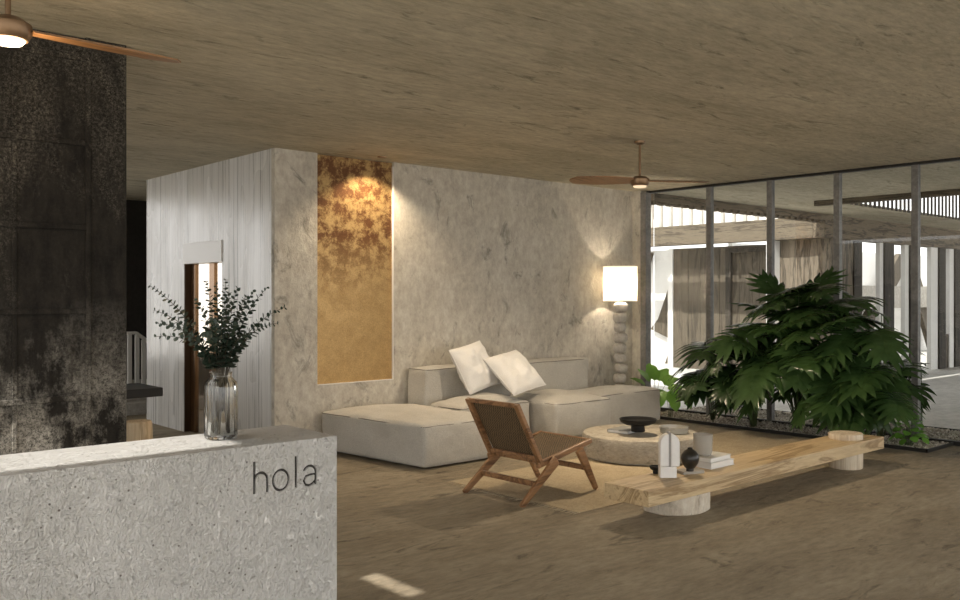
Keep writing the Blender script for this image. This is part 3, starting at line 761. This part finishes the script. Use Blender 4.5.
cpart(MB().bar((B1[0] + .008, yi0, B1[1] - .012), (B1[0] + .008, yi1, B1[1] - .012), .034, .034), 'top_rail', M['teak'], bevel=.007)
bl = (B0[0] - .025, B0[1] + .055)
cpart(MB().bar((bl[0], yi0, bl[1]), (bl[0], yi1, bl[1]), .03, .034), 'bottom_rail', M['teak'], bevel=.007)
cpart(MB().bar((S1[0] - .01, yi0, S1[1] - .003), (S1[0] - .01, yi1, S1[1] - .003), .034, .034), 'front_rail', M['teak'], bevel=.007)
cpart(MB().bar((4.71, yi0, .277), (4.71, yi1, .277), .03, .03), 'rear_rail', M['teak'], bevel=.006)
cpart(MB().bar((4.60, YR - .02, .135), (4.60, YL + .02, .135), .026, .04), 'stretcher', M['teak'], bevel=.006)
cpart(MB().bar((5.135, YR - .02, .19), (5.135, YL + .02, .19), .026, .04), 'stretcher', M['teak'], bevel=.006)
def sling(a, b, sag, y0, y1, th=.012):
    m = MB(); vs = []; fs = []; nx, ny = 14, 10
    dx, dz = b[0] - a[0], b[1] - a[1]; L = math.hypot(dx, dz); nx_, nz_ = -dz / L, dx / L
    for s in (0, 1):
        for i in range(nx + 1):
            for j in range(ny + 1):
                t = i / nx; v = j / ny; q = sag * (1 - (2 * t - 1) ** 2) * (.6 + .4 * (1 - (2 * v - 1) ** 2))
                vs.append((a[0] + dx * t - nx_ * (q + s * th), y0 + (y1 - y0) * v, a[1] + dz * t - nz_ * (q + s * th)))
    k = (nx + 1) * (ny + 1)
    for s in (0, 1):
        for i in range(nx):
            for j in range(ny):
                p = s * k + i * (ny + 1) + j; fs.append((p, p + 1, p + ny + 2, p + ny + 1))
    for i in range(nx):
        for j in (0, ny): p = i * (ny + 1) + j; fs.append((p, p + ny + 1, k + p + ny + 1, k + p))
    for j in range(ny):
        for i in (0, nx): p = i * (ny + 1) + j; fs.append((p, p + 1, k + p + 1, k + p))
    return m.add(vs, fs)
cpart(sling((4.72, .292), (S1[0] - .012, S1[1] + .014), .03, yi0 + .002, yi1 - .002), 'seat', M['cane'], smooth=True, angle=.6)
cpart(sling((bl[0] + .012, bl[1] + .012), (B1[0] + .02, B1[1] - .008), -.004, yi0 + .002, yi1 - .002), 'backrest', M['cane'], smooth=True, angle=.6)

# ================================================================== RUG
rg = thing('jute_rug', 'flat woven jute rug under the coffee table and chair', 'rug', (6.6, 4.85, 0))
child_w(MB().box(4.60, 8.80, 4.16, 5.56, 0.0005, .0075).obj('weave', M['jute'], bevel=.002, seg=1), rg)
m = MB(); rng = random.Random(9)
for k in range(60):
    y = 4.17 + k * 1.38 / 59; pts = [(4.602, y, .004)]; yy = y
    for s in range(3): yy += rng.uniform(-.012, .012); pts.append((4.602 - .022 * (s + 1), yy, .004 if s < 2 else .003))
    m.tube(pts, .0025, 5)
child_w(m.obj('fringe', M['fringe'], smooth=True), rg)

# ================================================================== COFFEE TABLE (round stone drum)
TC = (6.67, 5.26)
tab = MB().lathe([(.50, .0), (.53, .008), (.545, .04), (.548, .12), (.545, .19), (.535, .213), (.515, .222), (.0, .222)], (0, 0, 0), 72,
                 rmod=lambda a, z, i: 1 + .006 * math.sin(5 * a + i) + .004 * math.sin(11 * a))
to = tab.obj('coffee_table', M['stone'], smooth=True, angle=.6); to.location = (TC[0], TC[1], .0085)
tag(to, 'low round travertine coffee table in front of the sofa', 'coffee table')
ZT = .2315
def lobj(name, mat, prof, pos, label, cat, seg=40, group=None, rmod=None):
    o = MB().lathe(prof, (0, 0, 0), seg, rmod).obj(name, mat, smooth=True, angle=.7); o.location = pos; return tag(o, label, cat, group)
def book(name, label, c, w, d, h, rot, cover, group=None):
    t = thing(name, label, 'book', c, (0, 0, rot), group)
    MB().box(-w / 2 + .006, w / 2 - .006, -d / 2 + .006, d / 2 - .003, .003, h - .003).obj('pages', M['paper'], t)
    MB().box(-w / 2, w / 2, -d / 2, d / 2, 0, .003).box(-w / 2, w / 2, -d / 2, d / 2, h - .003, h).box(-w / 2, w / 2, d / 2 - .003, d / 2, .003, h - .003).obj('cover', cover, t)
    return t
q = P(626, 431.5, ZT)
book('grey_book', 'grey hardback lying on the stone table beneath the black bowl', (q.x, q.y, ZT + .0005), .30, .22, .03, .15, M['cover_g'])
q = P(638, 434, ZT)
zb = ZT + .0312
q = P(638, 431.5, zb)
blk = thing('pedestal_bowl', 'wide black pedestal bowl on the grey book', 'bowl', (q.x, q.y, zb))
MB().lathe([(0, .0005), (.060, .0005), (.063, .006), (.06, .045), (.062, .058), (0, .058)], seg=40).obj('foot', M['black'], blk, smooth=True, angle=.7)
MB().lathe([(0, .0585), (.06, .0585), (.115, .066), (.155, .084), (.168, .112), (.168, .118), (.160, .118), (.148, .092), (.11, .078), (0, .070)], seg=56).obj('bowl', M['black'], blk, smooth=True, angle=.7)
q = P(674, 433, ZT)
lobj('glass_dish', M['dish'], [(0, .0005), (.11, .0005), (.128, .008), (.135, .06), (.131, .06), (.124, .012), (.10, .006), (0, .006)], (q.x, q.y, ZT), 'shallow clear glass dish on the stone coffee table', 'dish', 48)

# ================================================================== BENCH
BX = 4.60; BE = 7.96; BF = 3.565; BBk = 3.935; BT = .25; BU = .146
be = thing('plank_bench', 'long low oak plank bench on log feet', 'bench', (6.3, 3.74, 0))
m = MB(); n = 60
vs = []; fs = []
child_w(MB().box(BX, BE, BF, BBk, BU, BT).obj('plank', M['oak'], bevel=.004), be)
def logm(rx, ry, z0, z1, seed, amp=.02):
    return MB().lathe([(.97, z0), (1.0, z0 + .006), (1.0, z1 - .006), (.985, z1)], (0, 0, 0), 48, rmod=lambda a, z, i: 1 + amp * math.sin(3 * a + seed) + amp * .5 * math.sin(7 * a + seed * 2))
def scale_m(m, sx, sy): m.v = [(v[0] * sx, v[1] * sy, v[2]) for v in m.v]; return m
lg = scale_m(logm(1, 1, 0.0, BU - .001, 1.0), .27, .21).obj('leg', M['log'], smooth=True, angle=.7); lg.location = (5.24, 3.81, 0); child_w(lg, be)
lg = scale_m(logm(1, 1, 0.0, BU - .001, 2.0, .008), .15, .14).obj('leg', M['oak_pale'], smooth=True, angle=.7); lg.location = (7.60, 3.74, 0); child_w(lg, be)
lg = scale_m(logm(1, 1, BT + .0005, BT + .05, 2.0, .008), .15, .14).obj('inlay', M['oak_pale'], smooth=True, angle=.7); lg.location = (7.60, 3.74, 0); child_w(lg, be)
ZBn = BT + .0006
# split arch vase
q = P(669, 477, ZBn)
av = thing('arch_vase', 'white arched marble vase with a grey split down its middle', 'vase', (q.x, q.y, ZBn), (0, 0, -.72)); av.scale = (1.3, 1.3, 1.25)
aw = .052
pr = [(-aw, .062), (-aw, .19)] + [(aw * math.cos(math.radians(a)), .19 + .052 * math.sin(math.radians(a))) for a in range(165, 10, -15)] + [(aw, .19), (aw, .062)]
left = [(x, z) for x, z in pr if x < -.006] + [(-.006, .241), (-.006, .062)]
right = [(.006, .062), (.006, .241)] + [(x, z) for x, z in pr if x > .006]
MB().prism(left, -.028, .028, 'xz').obj('lobe', M['white'], av, bevel=.008, seg=3)
MB().prism(right, -.028, .028, 'xz').obj('lobe', M['white'], av, bevel=.008, seg=3)
MB().box(-.006, .006, -.024, .022, .02, .25).obj('neck', M['vein'], av)
MB().box(-.052, .035, -.03, .028, .0, .0615).obj('base', M['white'], av, bevel=.003)
# small black cup
q = P(655.5, 473.5, ZBn)
lobj('small_cup', M['black'], [(0, 0), (.018, 0), (.019, .003), (.018, .022), (.036, .032), (.043, .05), (.043, .054), (.038, .054), (.032, .042), (0, .034)], (q.x, q.y, ZBn), 'tiny black footed cup beside the white arched vase', 'cup')
# grey slab tray with dark round vase
q = P(691, 472.5, ZBn)
tr = MB().box(-.10, .075, -.055, .055, 0, .021).obj('stone_tray', M['slab'], bevel=.002); tr.location = (q.x, q.y, ZBn); tr.rotation_euler = (0, 0, -.35)
tag(tr, 'thin grey stone tray under the dark round vase', 'tray')
q2 = P(690, 471, ZBn + .0218)
lobj('round_vase', M['black2'], [(0, 0), (.022, 0), (.024, .004), (.022, .014), (.034, .026), (.050, .050), (.056, .078), (.050, .104), (.034, .124), (.018, .133), (.015, .136), (.016, .143), (.012, .143), (.010, .132), (0, .13)],
     (q2.x, q2.y, ZBn + .0218), 'dark round vase on the grey stone tray', 'vase', 48).scale = (1.15, 1.15, 1.15)
# two books and cup
q = P(714, 466, ZBn)
book('white_book', 'thick white book at the bottom of the bench stack', (q.x + .02, q.y + .035, ZBn), .30, .20, .042, .0, M['cover_w'], 'books stacked on the bench')
book('white_book', 'pale book on top of the bench stack, under the cup', (q.x + .015, q.y + .045, ZBn + .0425), .285, .19, .034, .05, M['cover'], 'books stacked on the bench')
zc = ZBn + .0425 + .0345
q3 = P(703, 455, zc)
lobj('glass_cup', M['cupglass'], [(0, .0005), (.048, .0005), (.060, .006), (.068, .03), (.071, .155), (.0675, .155), (.0645, .03), (.056, .012), (0, .010)], (q3.x, q3.y, zc), 'smoky glass cup standing on the white books', 'cup', 48)

# ================================================================== FLOOR LAMP
LX, LY = 8.76, 7.23
lp = thing('floor_lamp', 'tall floor lamp of stacked stone pebbles with white drum shade', 'lamp', (LX, LY, 0))
MB().lathe([(0, 0), (.13, 0), (.135, .008), (.13, .022), (0, .024)], seg=40).obj('base', M['pebble'], lp, smooth=True, angle=.7)
zz = .024; ztop = 1.425
k = 11; hh = (ztop - zz) / k
for i in range(k):
    r = .087 + .007 * math.sin(i * 2.1)
    pr = [(0, 0)] + [(r * max(0, math.cos(math.radians(a))) ** .62 if a not in (-90, 90) else 0.0, hh / 2 + hh / 2 * math.sin(math.radians(a))) for a in range(-80, 81, 10)] + [(0, hh)]
    o = MB().lathe(pr, (0, 0, 0), 32, rmod=lambda a, z, j, i=i: 1 + .035 * math.sin(2 * a + i * 1.7) + .02 * math.sin(3 * a + i)).obj('pebble', M['pebble'], lp, smooth=True)
    o.location = (.006 * math.sin(i * 1.9), .006 * math.cos(i * 2.3), zz + i * hh)
MB().lathe([(.020, ztop), (.014, ztop + .12), (.02, ztop + .125), (.02, ztop + .17), (0.0, ztop + .172)], seg=16).obj('socket', M['pebble'], lp, smooth=True, angle=.7)
SZ0, SZ1, SR = 1.435, 1.87, .212
MB().lathe([(SR - .004, SZ0), (SR, SZ0), (SR, SZ1), (SR - .004, SZ1), (SR - .004, SZ0)], seg=64)
sm = MB(); seg = 64
vs = [(SR * math.cos(2 * PI * i / seg), SR * math.sin(2 * PI * i / seg), z) for z in (SZ0, SZ1) for i in range(seg)]
sm.add(vs, [(i, (i + 1) % seg, seg + (i + 1) % seg, seg + i) for i in range(seg)])
sho = sm.obj('lamp_shade', M['shade'], lp, smooth=True)
MB().tube([(SR * math.cos(2 * PI * i / 48), SR * math.sin(2 * PI * i / 48), SZ0) for i in range(48)], .004, 6, closed=True).tube([(SR * math.cos(2 * PI * i / 48), SR * math.sin(2 * PI * i / 48), SZ1) for i in range(48)], .004, 6, closed=True) \
    .bar((-SR, 0, SZ1 - .03), (SR, 0, SZ1 - .03), .005, .005).obj('shade_ring', M['pebble'], lp)
MB().lathe([(0, ztop + .172), (.022, ztop + .185), (.032, ztop + .215), (.028, ztop + .245), (0, ztop + .255)], seg=24).obj('bulb', M['lens_warm'], lp, smooth=True)

# ================================================================== CEILING FANS & DOWNLIGHT
def fan(x, y, z, a0, label, glow, L=.66):
    t = thing('ceiling_fan', label, 'ceiling fan', (x, y, CEIL), group='wooden ceiling fans')
    dz = z - CEIL
    MB().lathe([(0, -.001), (.05, -.001), (.048, -.02), (.02, -.035), (0, -.035)], seg=24).obj('canopy', M['fan_metal'], t, smooth=True, angle=.7)
    MB().lathe([(.011, dz + .03), (.011, -.03)], seg=14).obj('rod', M['fan_metal'], t, smooth=True, angle=.7)
    MB().lathe([(0, dz - .045), (.07, dz - .045), (.085, dz - .02), (.085, dz + .015), (.05, dz + .04), (0, dz + .045)], seg=36).obj('motor', M['fan_metal'], t, smooth=True, angle=.7)
    MB().lathe([(0, dz - .062), (.05, dz - .060), (.062, dz - .046), (0, dz - .0455)], seg=32).obj('light', M['lens_warm'] if glow else M['lens_soft'], t, smooth=True, angle=.7)
    for k in range(2):
        a = a0 + k * PI; ca, sa = math.cos(a), math.sin(a); m = MB(); n = 12; vs = []; fs = []
        for i in range(n + 1):
            s = i / n; r = .07 + (L - .07) * s; w = (.055 + .06 * math.sin(PI * min(1, s * .75 + .1))) * (1 if s < .93 else math.sqrt(max(.05, 1 - ((s - .93) / .07) ** 2)))
            for e_, zz_ in ((-1, 0), (1, 0), (1, .008), (-1, .008)):
                lx, ly = r, e_ * w; tz = e_ * w * .18
                vs.append((lx * ca - ly * sa, lx * sa + ly * ca, dz + tz + zz_ - .004))
        for i in range(n):
            for q_ in range(4): a_, b_ = i * 4 + q_, i * 4 + (q_ + 1) % 4; fs.append((a_, b_, b_ + 4, a_ + 4))
        fs += [(0, 1, 2, 3), (n * 4 + 3, n * 4 + 2, n * 4 + 1, n * 4)]
        m.add(vs, fs).obj('blade', M['fan'], t)
    return t
fan(6.38, 5.04, 2.53, math.radians(-35), 'wooden ceiling fan above the seating near the glass wall', False, .64)
fan(.924, 3.78, 2.53, math.radians(4), 'wooden ceiling fan with lit lamp above the reception desk', True, .70)
dl = thing('downlight', 'small recessed ceiling downlight above the copper panel', 'downlight', (5.17, 7.30, CEIL))
MB().lathe([(.034, -.012), (.045, -.012), (.047, -.001), (.034, -.001), (.034, -.012)], seg=28).obj('trim_ring', M['fan_metal'], dl, smooth=True, angle=.7)
MB().lathe([(0, -.008), (.033, -.008), (.033, -.002), (0, -.002)], seg=28).obj('lens', M['lens_spot'], dl)

# ================================================================== PLANTS
def leaf_geo(L, rng, nl=7, droop=.35, wide=.52, broad=.085):
    """deeply lobed leaf, base at origin, pointing +x, face +z"""
    V_ = []; Fc = []
    def lobe(s, side, ang, ln, wd, zoff):
        ox = L * s; seg = 6; cols = []
        for i in range(seg + 1):
            t = i / seg; a = ang * (1 - .30 * t); cols.append((t, a))
        px, py = ox, 0.0; rows = []
        for i, (t, a) in enumerate(cols):
            if i: px += ln / seg * math.cos(a); py += side * ln / seg * math.sin(a)
            w = wd * (.55 + 1.0 * math.sin(PI * min(1, t * .80 + .12))) * (1 - t ** 3.0) ** .8 * .62 + .0006
            nx, ny = -math.sin(a) * side, math.cos(a); nx, ny = -math.sin(a), side * math.cos(a)
            rows.append(((px - nx * w, py - ny * w, zoff), (px, py, zoff + .012 * L), (px + nx * w, py + ny * w, zoff)))
        b = len(V_)
        for r in rows: V_.extend(r)
        for i in range(seg):
            for k in (0, 1):
                q_ = b + i * 3 + k; Fc.append((q_, q_ + 1, q_ + 4, q_ + 3))
    for i in range(nl):
        s = .04 + .80 * i / (nl - 1)
        for side in (1, -1):
            ang = math.radians(128 - 92 * (i / (nl - 1)) ** .8 + rng.uniform(-5, 5))
            ln = L * wide * (.62 + .55 * math.sin(PI * (.18 + .62 * i / (nl - 1)))) * rng.uniform(.9, 1.08) * (.72 if i == 0 else 1)
            lobe(s, side, ang, ln, L * broad * (1.05 - .35 * i / nl), rng.uniform(-.004, .004) * L)
    lobe(.84, 1, .0, L * .30, L * broad * .85, 0)
    # web along the midrib
    b = len(V_); n = 10
    for i in range(n + 1):
        t = i / n; w = L * .13 * math.sin(PI * min(1, t * .82 + .14)) * (1 - t ** 4)+ .001
        V_.extend([(L * .9 * t - .02 * L, -w, .002), (L * .9 * t - .02 * L, 0, -.006 * L), (L * .9 * t - .02 * L, w, .002)])
    for i in range(n):
        for k in (0, 1): q_ = b + i * 3 + k; Fc.append((q_, q_ + 1, q_ + 4, q_ + 3))
    tw = rng.uniform(-.25, .25); out = []
    for x, y, z in V_:
        r = abs(y) / L; s = x / L
        z2 = z + L * (.22 * r - .55 * r * r * 1.4) - L * droop * max(s, 0) ** 2 * .75
        x2 = x - L * droop * .22 * max(s, 0) ** 2
        yy = y * math.cos(tw * s) - z2 * math.sin(tw * s) * .5; zz2 = z2 + y * math.sin(tw * s)
        out.append((x2, yy, zz2))
    return out, Fc
def plain_leaf(L, W_, rng, droop=.3, wavy=.05):
    V_ = []; Fc = []; n = 10
    for i in range(n + 1):
        t = i / n; w = W_ * (math.sin(PI * t ** .8) ** .7 if 0 < t < 1 else 0) * (1 + wavy * 2 * math.sin(t * 18)) + .0005
        for k in (-2, -1, 0, 1, 2):
            y = k / 2 * w; V_.append((L * t - L * droop * .2 * t * t, y, abs(k) * .06 * w - L * droop * t * t * .7 + wavy * L * .25 * math.sin(t * 14 + k * k) * abs(k) / 2))
    for i in range(n):
        for k in range(4): q_ = i * 5 + k; Fc.append((q_, q_ + 1, q_ + 6, q_ + 5))
    return V_, Fc
def plant(name, label, cat, base, specs, mat, rng, clamp=None, geo=None, group=None, floorz=.05, petr=.007):
    t = thing(name, label, cat, base, group=group); fo = MB(); stm = MB(); bz = Vector(base)
    for az, rad, h, L, pitch, droop in specs:
        d = Vector((math.cos(az), math.sin(az), 0)); tip = bz + d * rad + Vector((0, 0, h))
        if clamp: tip.x = min(max(tip.x, clamp[0] + .12), clamp[1] - .05)
        p0 = bz + d * .03; mid = bz + d * rad * .35 + Vector((0, 0, h * .72)); pts = [p0 * (1 - s) ** 2 + mid * 2 * s * (1 - s) + tip * s * s for s in [k / 8 for k in range(9)]]
        stm.tube([p - bz for p in pts], [petr * (1 - .5 * k / 8) for k in range(9)], 6)
        vs, fs = geo(L, rng) if geo else leaf_geo(L, rng, 7, droop, rng.uniform(.50, .60), rng.uniform(.105, .125))
        R = Matrix.Rotation(az + rng.uniform(-.25, .25), 3, 'Z') @ Matrix.Rotation(-pitch, 3, 'Y') @ Matrix.Rotation(rng.uniform(-.35, .35), 3, 'X')
        out = []
        for v in vs:
            w = R @ Vector(v) + tip
            if clamp:
                if w.x > clamp[1]: w.x = clamp[1] - .002 - .01 * math.tanh((w.x - clamp[1]) * 3)
                if w.x < clamp[0]: w.x = clamp[0] + .002
            if w.z < floorz: w.z = floorz + .002 * (w.z - floorz)
            out.append(w - bz)
        fo.add(out, fs)
    fo.obj('foliage', mat, t, smooth=True, normals=False); stm.obj('stems', M['stem'], t, smooth=True); return t
rng = random.Random(21)
def interp(x, pts):
    if x <= pts[0][0]: return pts[0][1]
    for (a, p), (b, q) in zip(pts[:-1], pts[1:]):
        if x <= b: return p + (q - p) * (x - a) / (b - a)
    return pts[-1][1]
TOP = [(655, 385), (668, 352), (690, 326), (740, 318), (772, 296), (795, 268), (838, 264), (850, 292), (885, 302), (912, 334), (938, 392)]
BOT = [(655, 384), (672, 398), (692, 420), (740, 434), (800, 440), (850, 452), (905, 456), (938, 420)]
def px_of(v):
    d = CX * v[0] + CZ * v[1]; return 480 + F * (CZ * v[0] - CX * v[1]) / d, HZ + F * (H - v[2]) / d
CLI = (8.05, 9.475); CLO = (9.6, 11.0)
class Grow:
    def __init__(s, name, label, base, mat, clamp=CLI, cat='plant'):
        s.b = Vector(base); s.fo = MB(); s.stm = MB(); s.mat = mat; s.clamp = clamp
        s.t = thing(name, label, cat, base, group='leafy plants in the gravel bed')
    def leaf(s, tip, L, az, pitch, roll, droop, slack=2):
        vs, fs = leaf_geo(L, rng, 7, droop, rng.uniform(.48, .57), rng.uniform(.098, .115))
        R = Matrix.Rotation(az, 3, 'Z') @ Matrix.Rotation(-pitch, 3, 'Y') @ Matrix.Rotation(roll, 3, 'X'); W = []
        for v in vs:
            w = R @ Vector(v) + tip
            if w.x > s.clamp[1]: w.x = s.clamp[1] - .002 - .01 * math.tanh((w.x - s.clamp[1]) * 3)
            if w.x < s.clamp[0]: w.x = s.clamp[0] + .002
            if w.z < .06: return False
            W.append(w)
        bad = 0
        for w in W[::3]:
            x, y = px_of(w)
            if x < 658 or x > 940 or y < interp(x, TOP) - 5 or y > interp(x, BOT): bad += 1
        if bad > slack: return False
        s.fo.add([w - s.b for w in W], fs)
        d = tip - s.b; p0 = s.b + Vector((d.x * .06, d.y * .06, 0)); mid = s.b + Vector((d.x * .3, d.y * .3, d.z * .75))
        pts = [p0 * (1 - k / 8) ** 2 + mid * 2 * (k / 8) * (1 - k / 8) + tip * (k / 8) ** 2 - s.b for k in range(9)]
        s.stm.tube(pts, [.008 * (1 - .5 * k / 8) for k in range(9)], 6); return True
    def done(s):
        s.fo.obj('foliage', s.mat, s.t, smooth=True, normals=False); s.stm.obj('stems', M['stem'], s.t, smooth=True)
plants = [Grow('monstera', 'broad dark monstera at the sofa end of the bed', (9.12, 6.12, .012), M['leaf']),
          Grow('monstera', 'dense monstera low at the middle of the bed', (9.02, 5.50, .012), M['leaf']),
          Grow('tall_philodendron', 'tallest philodendron, its crown rising above the others', (9.22, 5.08, .012), M['leaf2']),
          Grow('philodendron', 'arching philodendron between tallest plant and bed corner', (9.2, 4.52, .012), M['leaf2']),
          Grow('monstera', 'spreading monstera behind the bench end', (9.12, 4.12, .012), M['leaf2'])]
def sow(n, pool, zone, Lr, xr, tries=60):
    for _ in range(n):
        for _t in range(tries):
            px = rng.uniform(*zone[:2]); a, b = interp(px, TOP), interp(px, BOT); py = a + (b - a) * rng.uniform(*zone[2:]); X = rng.uniform(*xr)
            tip = PX(px, py, X); g_ = min(pool, key=lambda q: abs(q.b.y - tip.y) + rng.uniform(0, .25)); d = tip - g_.b
            az = math.atan2(d.y * 1.1 + rng.uniform(-.35, .35), d.x - .28 + rng.uniform(-.25, .25))
            if g_.clamp is CLO: az = math.atan2(d.y - .1 + rng.uniform(-.3, .3), abs(d.x) + rng.uniform(-.1, .4))
            f = (py - a) / (b - a)
            if g_.leaf(tip, rng.uniform(*Lr) * (1 - .004 * _t), az, math.radians(26 - 90 * f + rng.uniform(-22, 22)), rng.uniform(-.4, .4), rng.uniform(.25, .5)): break
sow(10, [plants[2]], (775, 845, .02, .30), (.42, .58), (8.9, 9.3))
for px, py, X, L, az, pt, ro in ((800, 303, 9.1, .50, -.75, .85, .5), (786, 306, 9.15, .46, 1.6, .95, -.4), (775, 312, 9.05, .44, 2.2, .35, .2), (808, 318, 9.0, .46, -1.9, .25, 0), (790, 322, 8.95, .46, 2.9, -.2, .3)):
    plants[2].leaf(PX(px, py, X), L, az, pt, ro, .18, 999)
sow(46, plants, (672, 925, .03, .50), (.46, .66), (8.6, 9.35))
sow(24, plants, (672, 925, .40, .80), (.44, .60), (8.6, 9.2))
sow(8, [plants[4], plants[3]], (830, 905, .5, .8), (.46, .6), (8.75, 9.1))
for p_ in plants: p_.done()
go_ = Grow('monstera', 'monstera outside the glass at the patio corner', (9.95, 4.05, .012), M['leaf2'], CLO)
sow(10, [go_], (840, 922, .05, .75), (.36, .50), (9.75, 10.2))
sow(14, [go_], (885, 934, .05, .8), (.30, .42), (9.72, 10.1))
go_.done()
plant('fiddle_leaf_plant', 'small light green leafy plant behind the lamp end ottoman', 'plant', (9.14, 6.97, .012), [(.9, .05, .42, .27, 1.1, .15), (1.6, .10, .40, .24, .9, .2), (.2, .10, .41, .24, .9, .2), (2.4, .13, .36, .22, .6, .2), (-.5, .13, .36, .22, .6, .2), (4.0, .10, .33, .2, -.6, .2)],
      M['leaf_light'], rng, CLI, geo=lambda L, r: plain_leaf(L, .105, r, .25, .05), petr=.005)
plant('wavy_leaf_plant', 'low bright wavy leaved plant beside the broad dark monstera', 'plant', (8.98, 6.63, .012), [(3.9, .12, .36, .30, -.85, .2), (3.2, .12, .34, .26, -.7, .2), (4.7, .14, .38, .30, -.8, .2), (4.2, .08, .42, .24, -.3, .3), (.9, .06, .38, .22, .9, .2)],
      M['leaf_light'], rng, CLI, geo=lambda L, r: plain_leaf(L, .085, r, .3, .07), petr=.004)
plant('low_shrub', 'small bright green shrub at the gravel corner', 'plant', (9.03, 3.80, .012), [(k * 2.4, .02 + .12 * (k / 40), .30 - .22 * (k / 40), .085, .5 - 1.2 * k / 40, .2) for k in range(40)],
      M['leaf_light'], rng, CLI, geo=lambda L, r: plain_leaf(L, .04, r, .2, .04), petr=.002)

# ================================================================== LIGHT
w = bpy.data.worlds.new('sky'); SC.world = w; w.use_nodes = True
nt = w.node_tree; bgk = nt.nodes['Background']; bgk.inputs[0].default_value = (1.0, .985, .965, 1); bgk.inputs[1].default_value = 1.35
def light(name, typ, loc, energy, col, **k):
    d = bpy.data.lights.new(name, typ); d.energy = energy; d.color = col
    for a, v in k.items(): setattr(d, a, v)
    o = bpy.data.objects.new(name, d); COL.objects.link(o); o.location = loc; return o
s = light('sun', 'SUN', (0, 0, 10), 3.6, (1.0, .95, .87), angle=.012)
s.rotation_euler = Vector((-.62, -.10, .78)).to_track_quat('Z', 'Y').to_euler()
light('lamp_bulb', 'POINT', (LX, LY, 1.62), 40, (1.0, .84, .64), shadow_soft_size=.035)
sp = light('downlight_lamp', 'SPOT', (5.17, 7.30, CEIL - .02), 75, (1.0, .80, .56), shadow_soft_size=.03, spot_size=2.2, spot_blend=.6)
light('fan_lamp', 'POINT', (.924, 3.78, 2.42), 6, (1.0, .68, .38), shadow_soft_size=.05)
light('seating_lamp', 'SPOT', (6.38, 5.04, 2.46), 115, (1.0, .80, .56), shadow_soft_size=.06, spot_size=2.6, spot_blend=.7)

# ================================================================== CAMERA
cd = bpy.data.cameras.new('camera'); cam = bpy.data.objects.new('camera', cd); COL.objects.link(cam)
cam.location = (0, 0, H); cam.rotation_euler = (PI / 2, 0, -math.atan2(CX, CZ))
cd.sensor_fit = 'HORIZONTAL'; cd.sensor_width = 36; cd.lens = F / 960 * 36; cd.shift_y = -4 / 960; cd.clip_start = .05; cd.clip_end = 200
SC.camera = cam
vs_ = SC.view_settings; vs_.view_transform = 'Standard'; vs_.look = 'None'; vs_.gamma = 1; vs_.exposure = 0.88; vs_.use_curve_mapping = False
SC.cycles.max_bounces = 10; SC.cycles.diffuse_bounces = 5; SC.cycles.glossy_bounces = 4; SC.cycles.transmission_bounces = 8; SC.cycles.transparent_max_bounces = 16
SC.cycles.use_denoising = True; SC.cycles.sample_clamp_indirect = 8
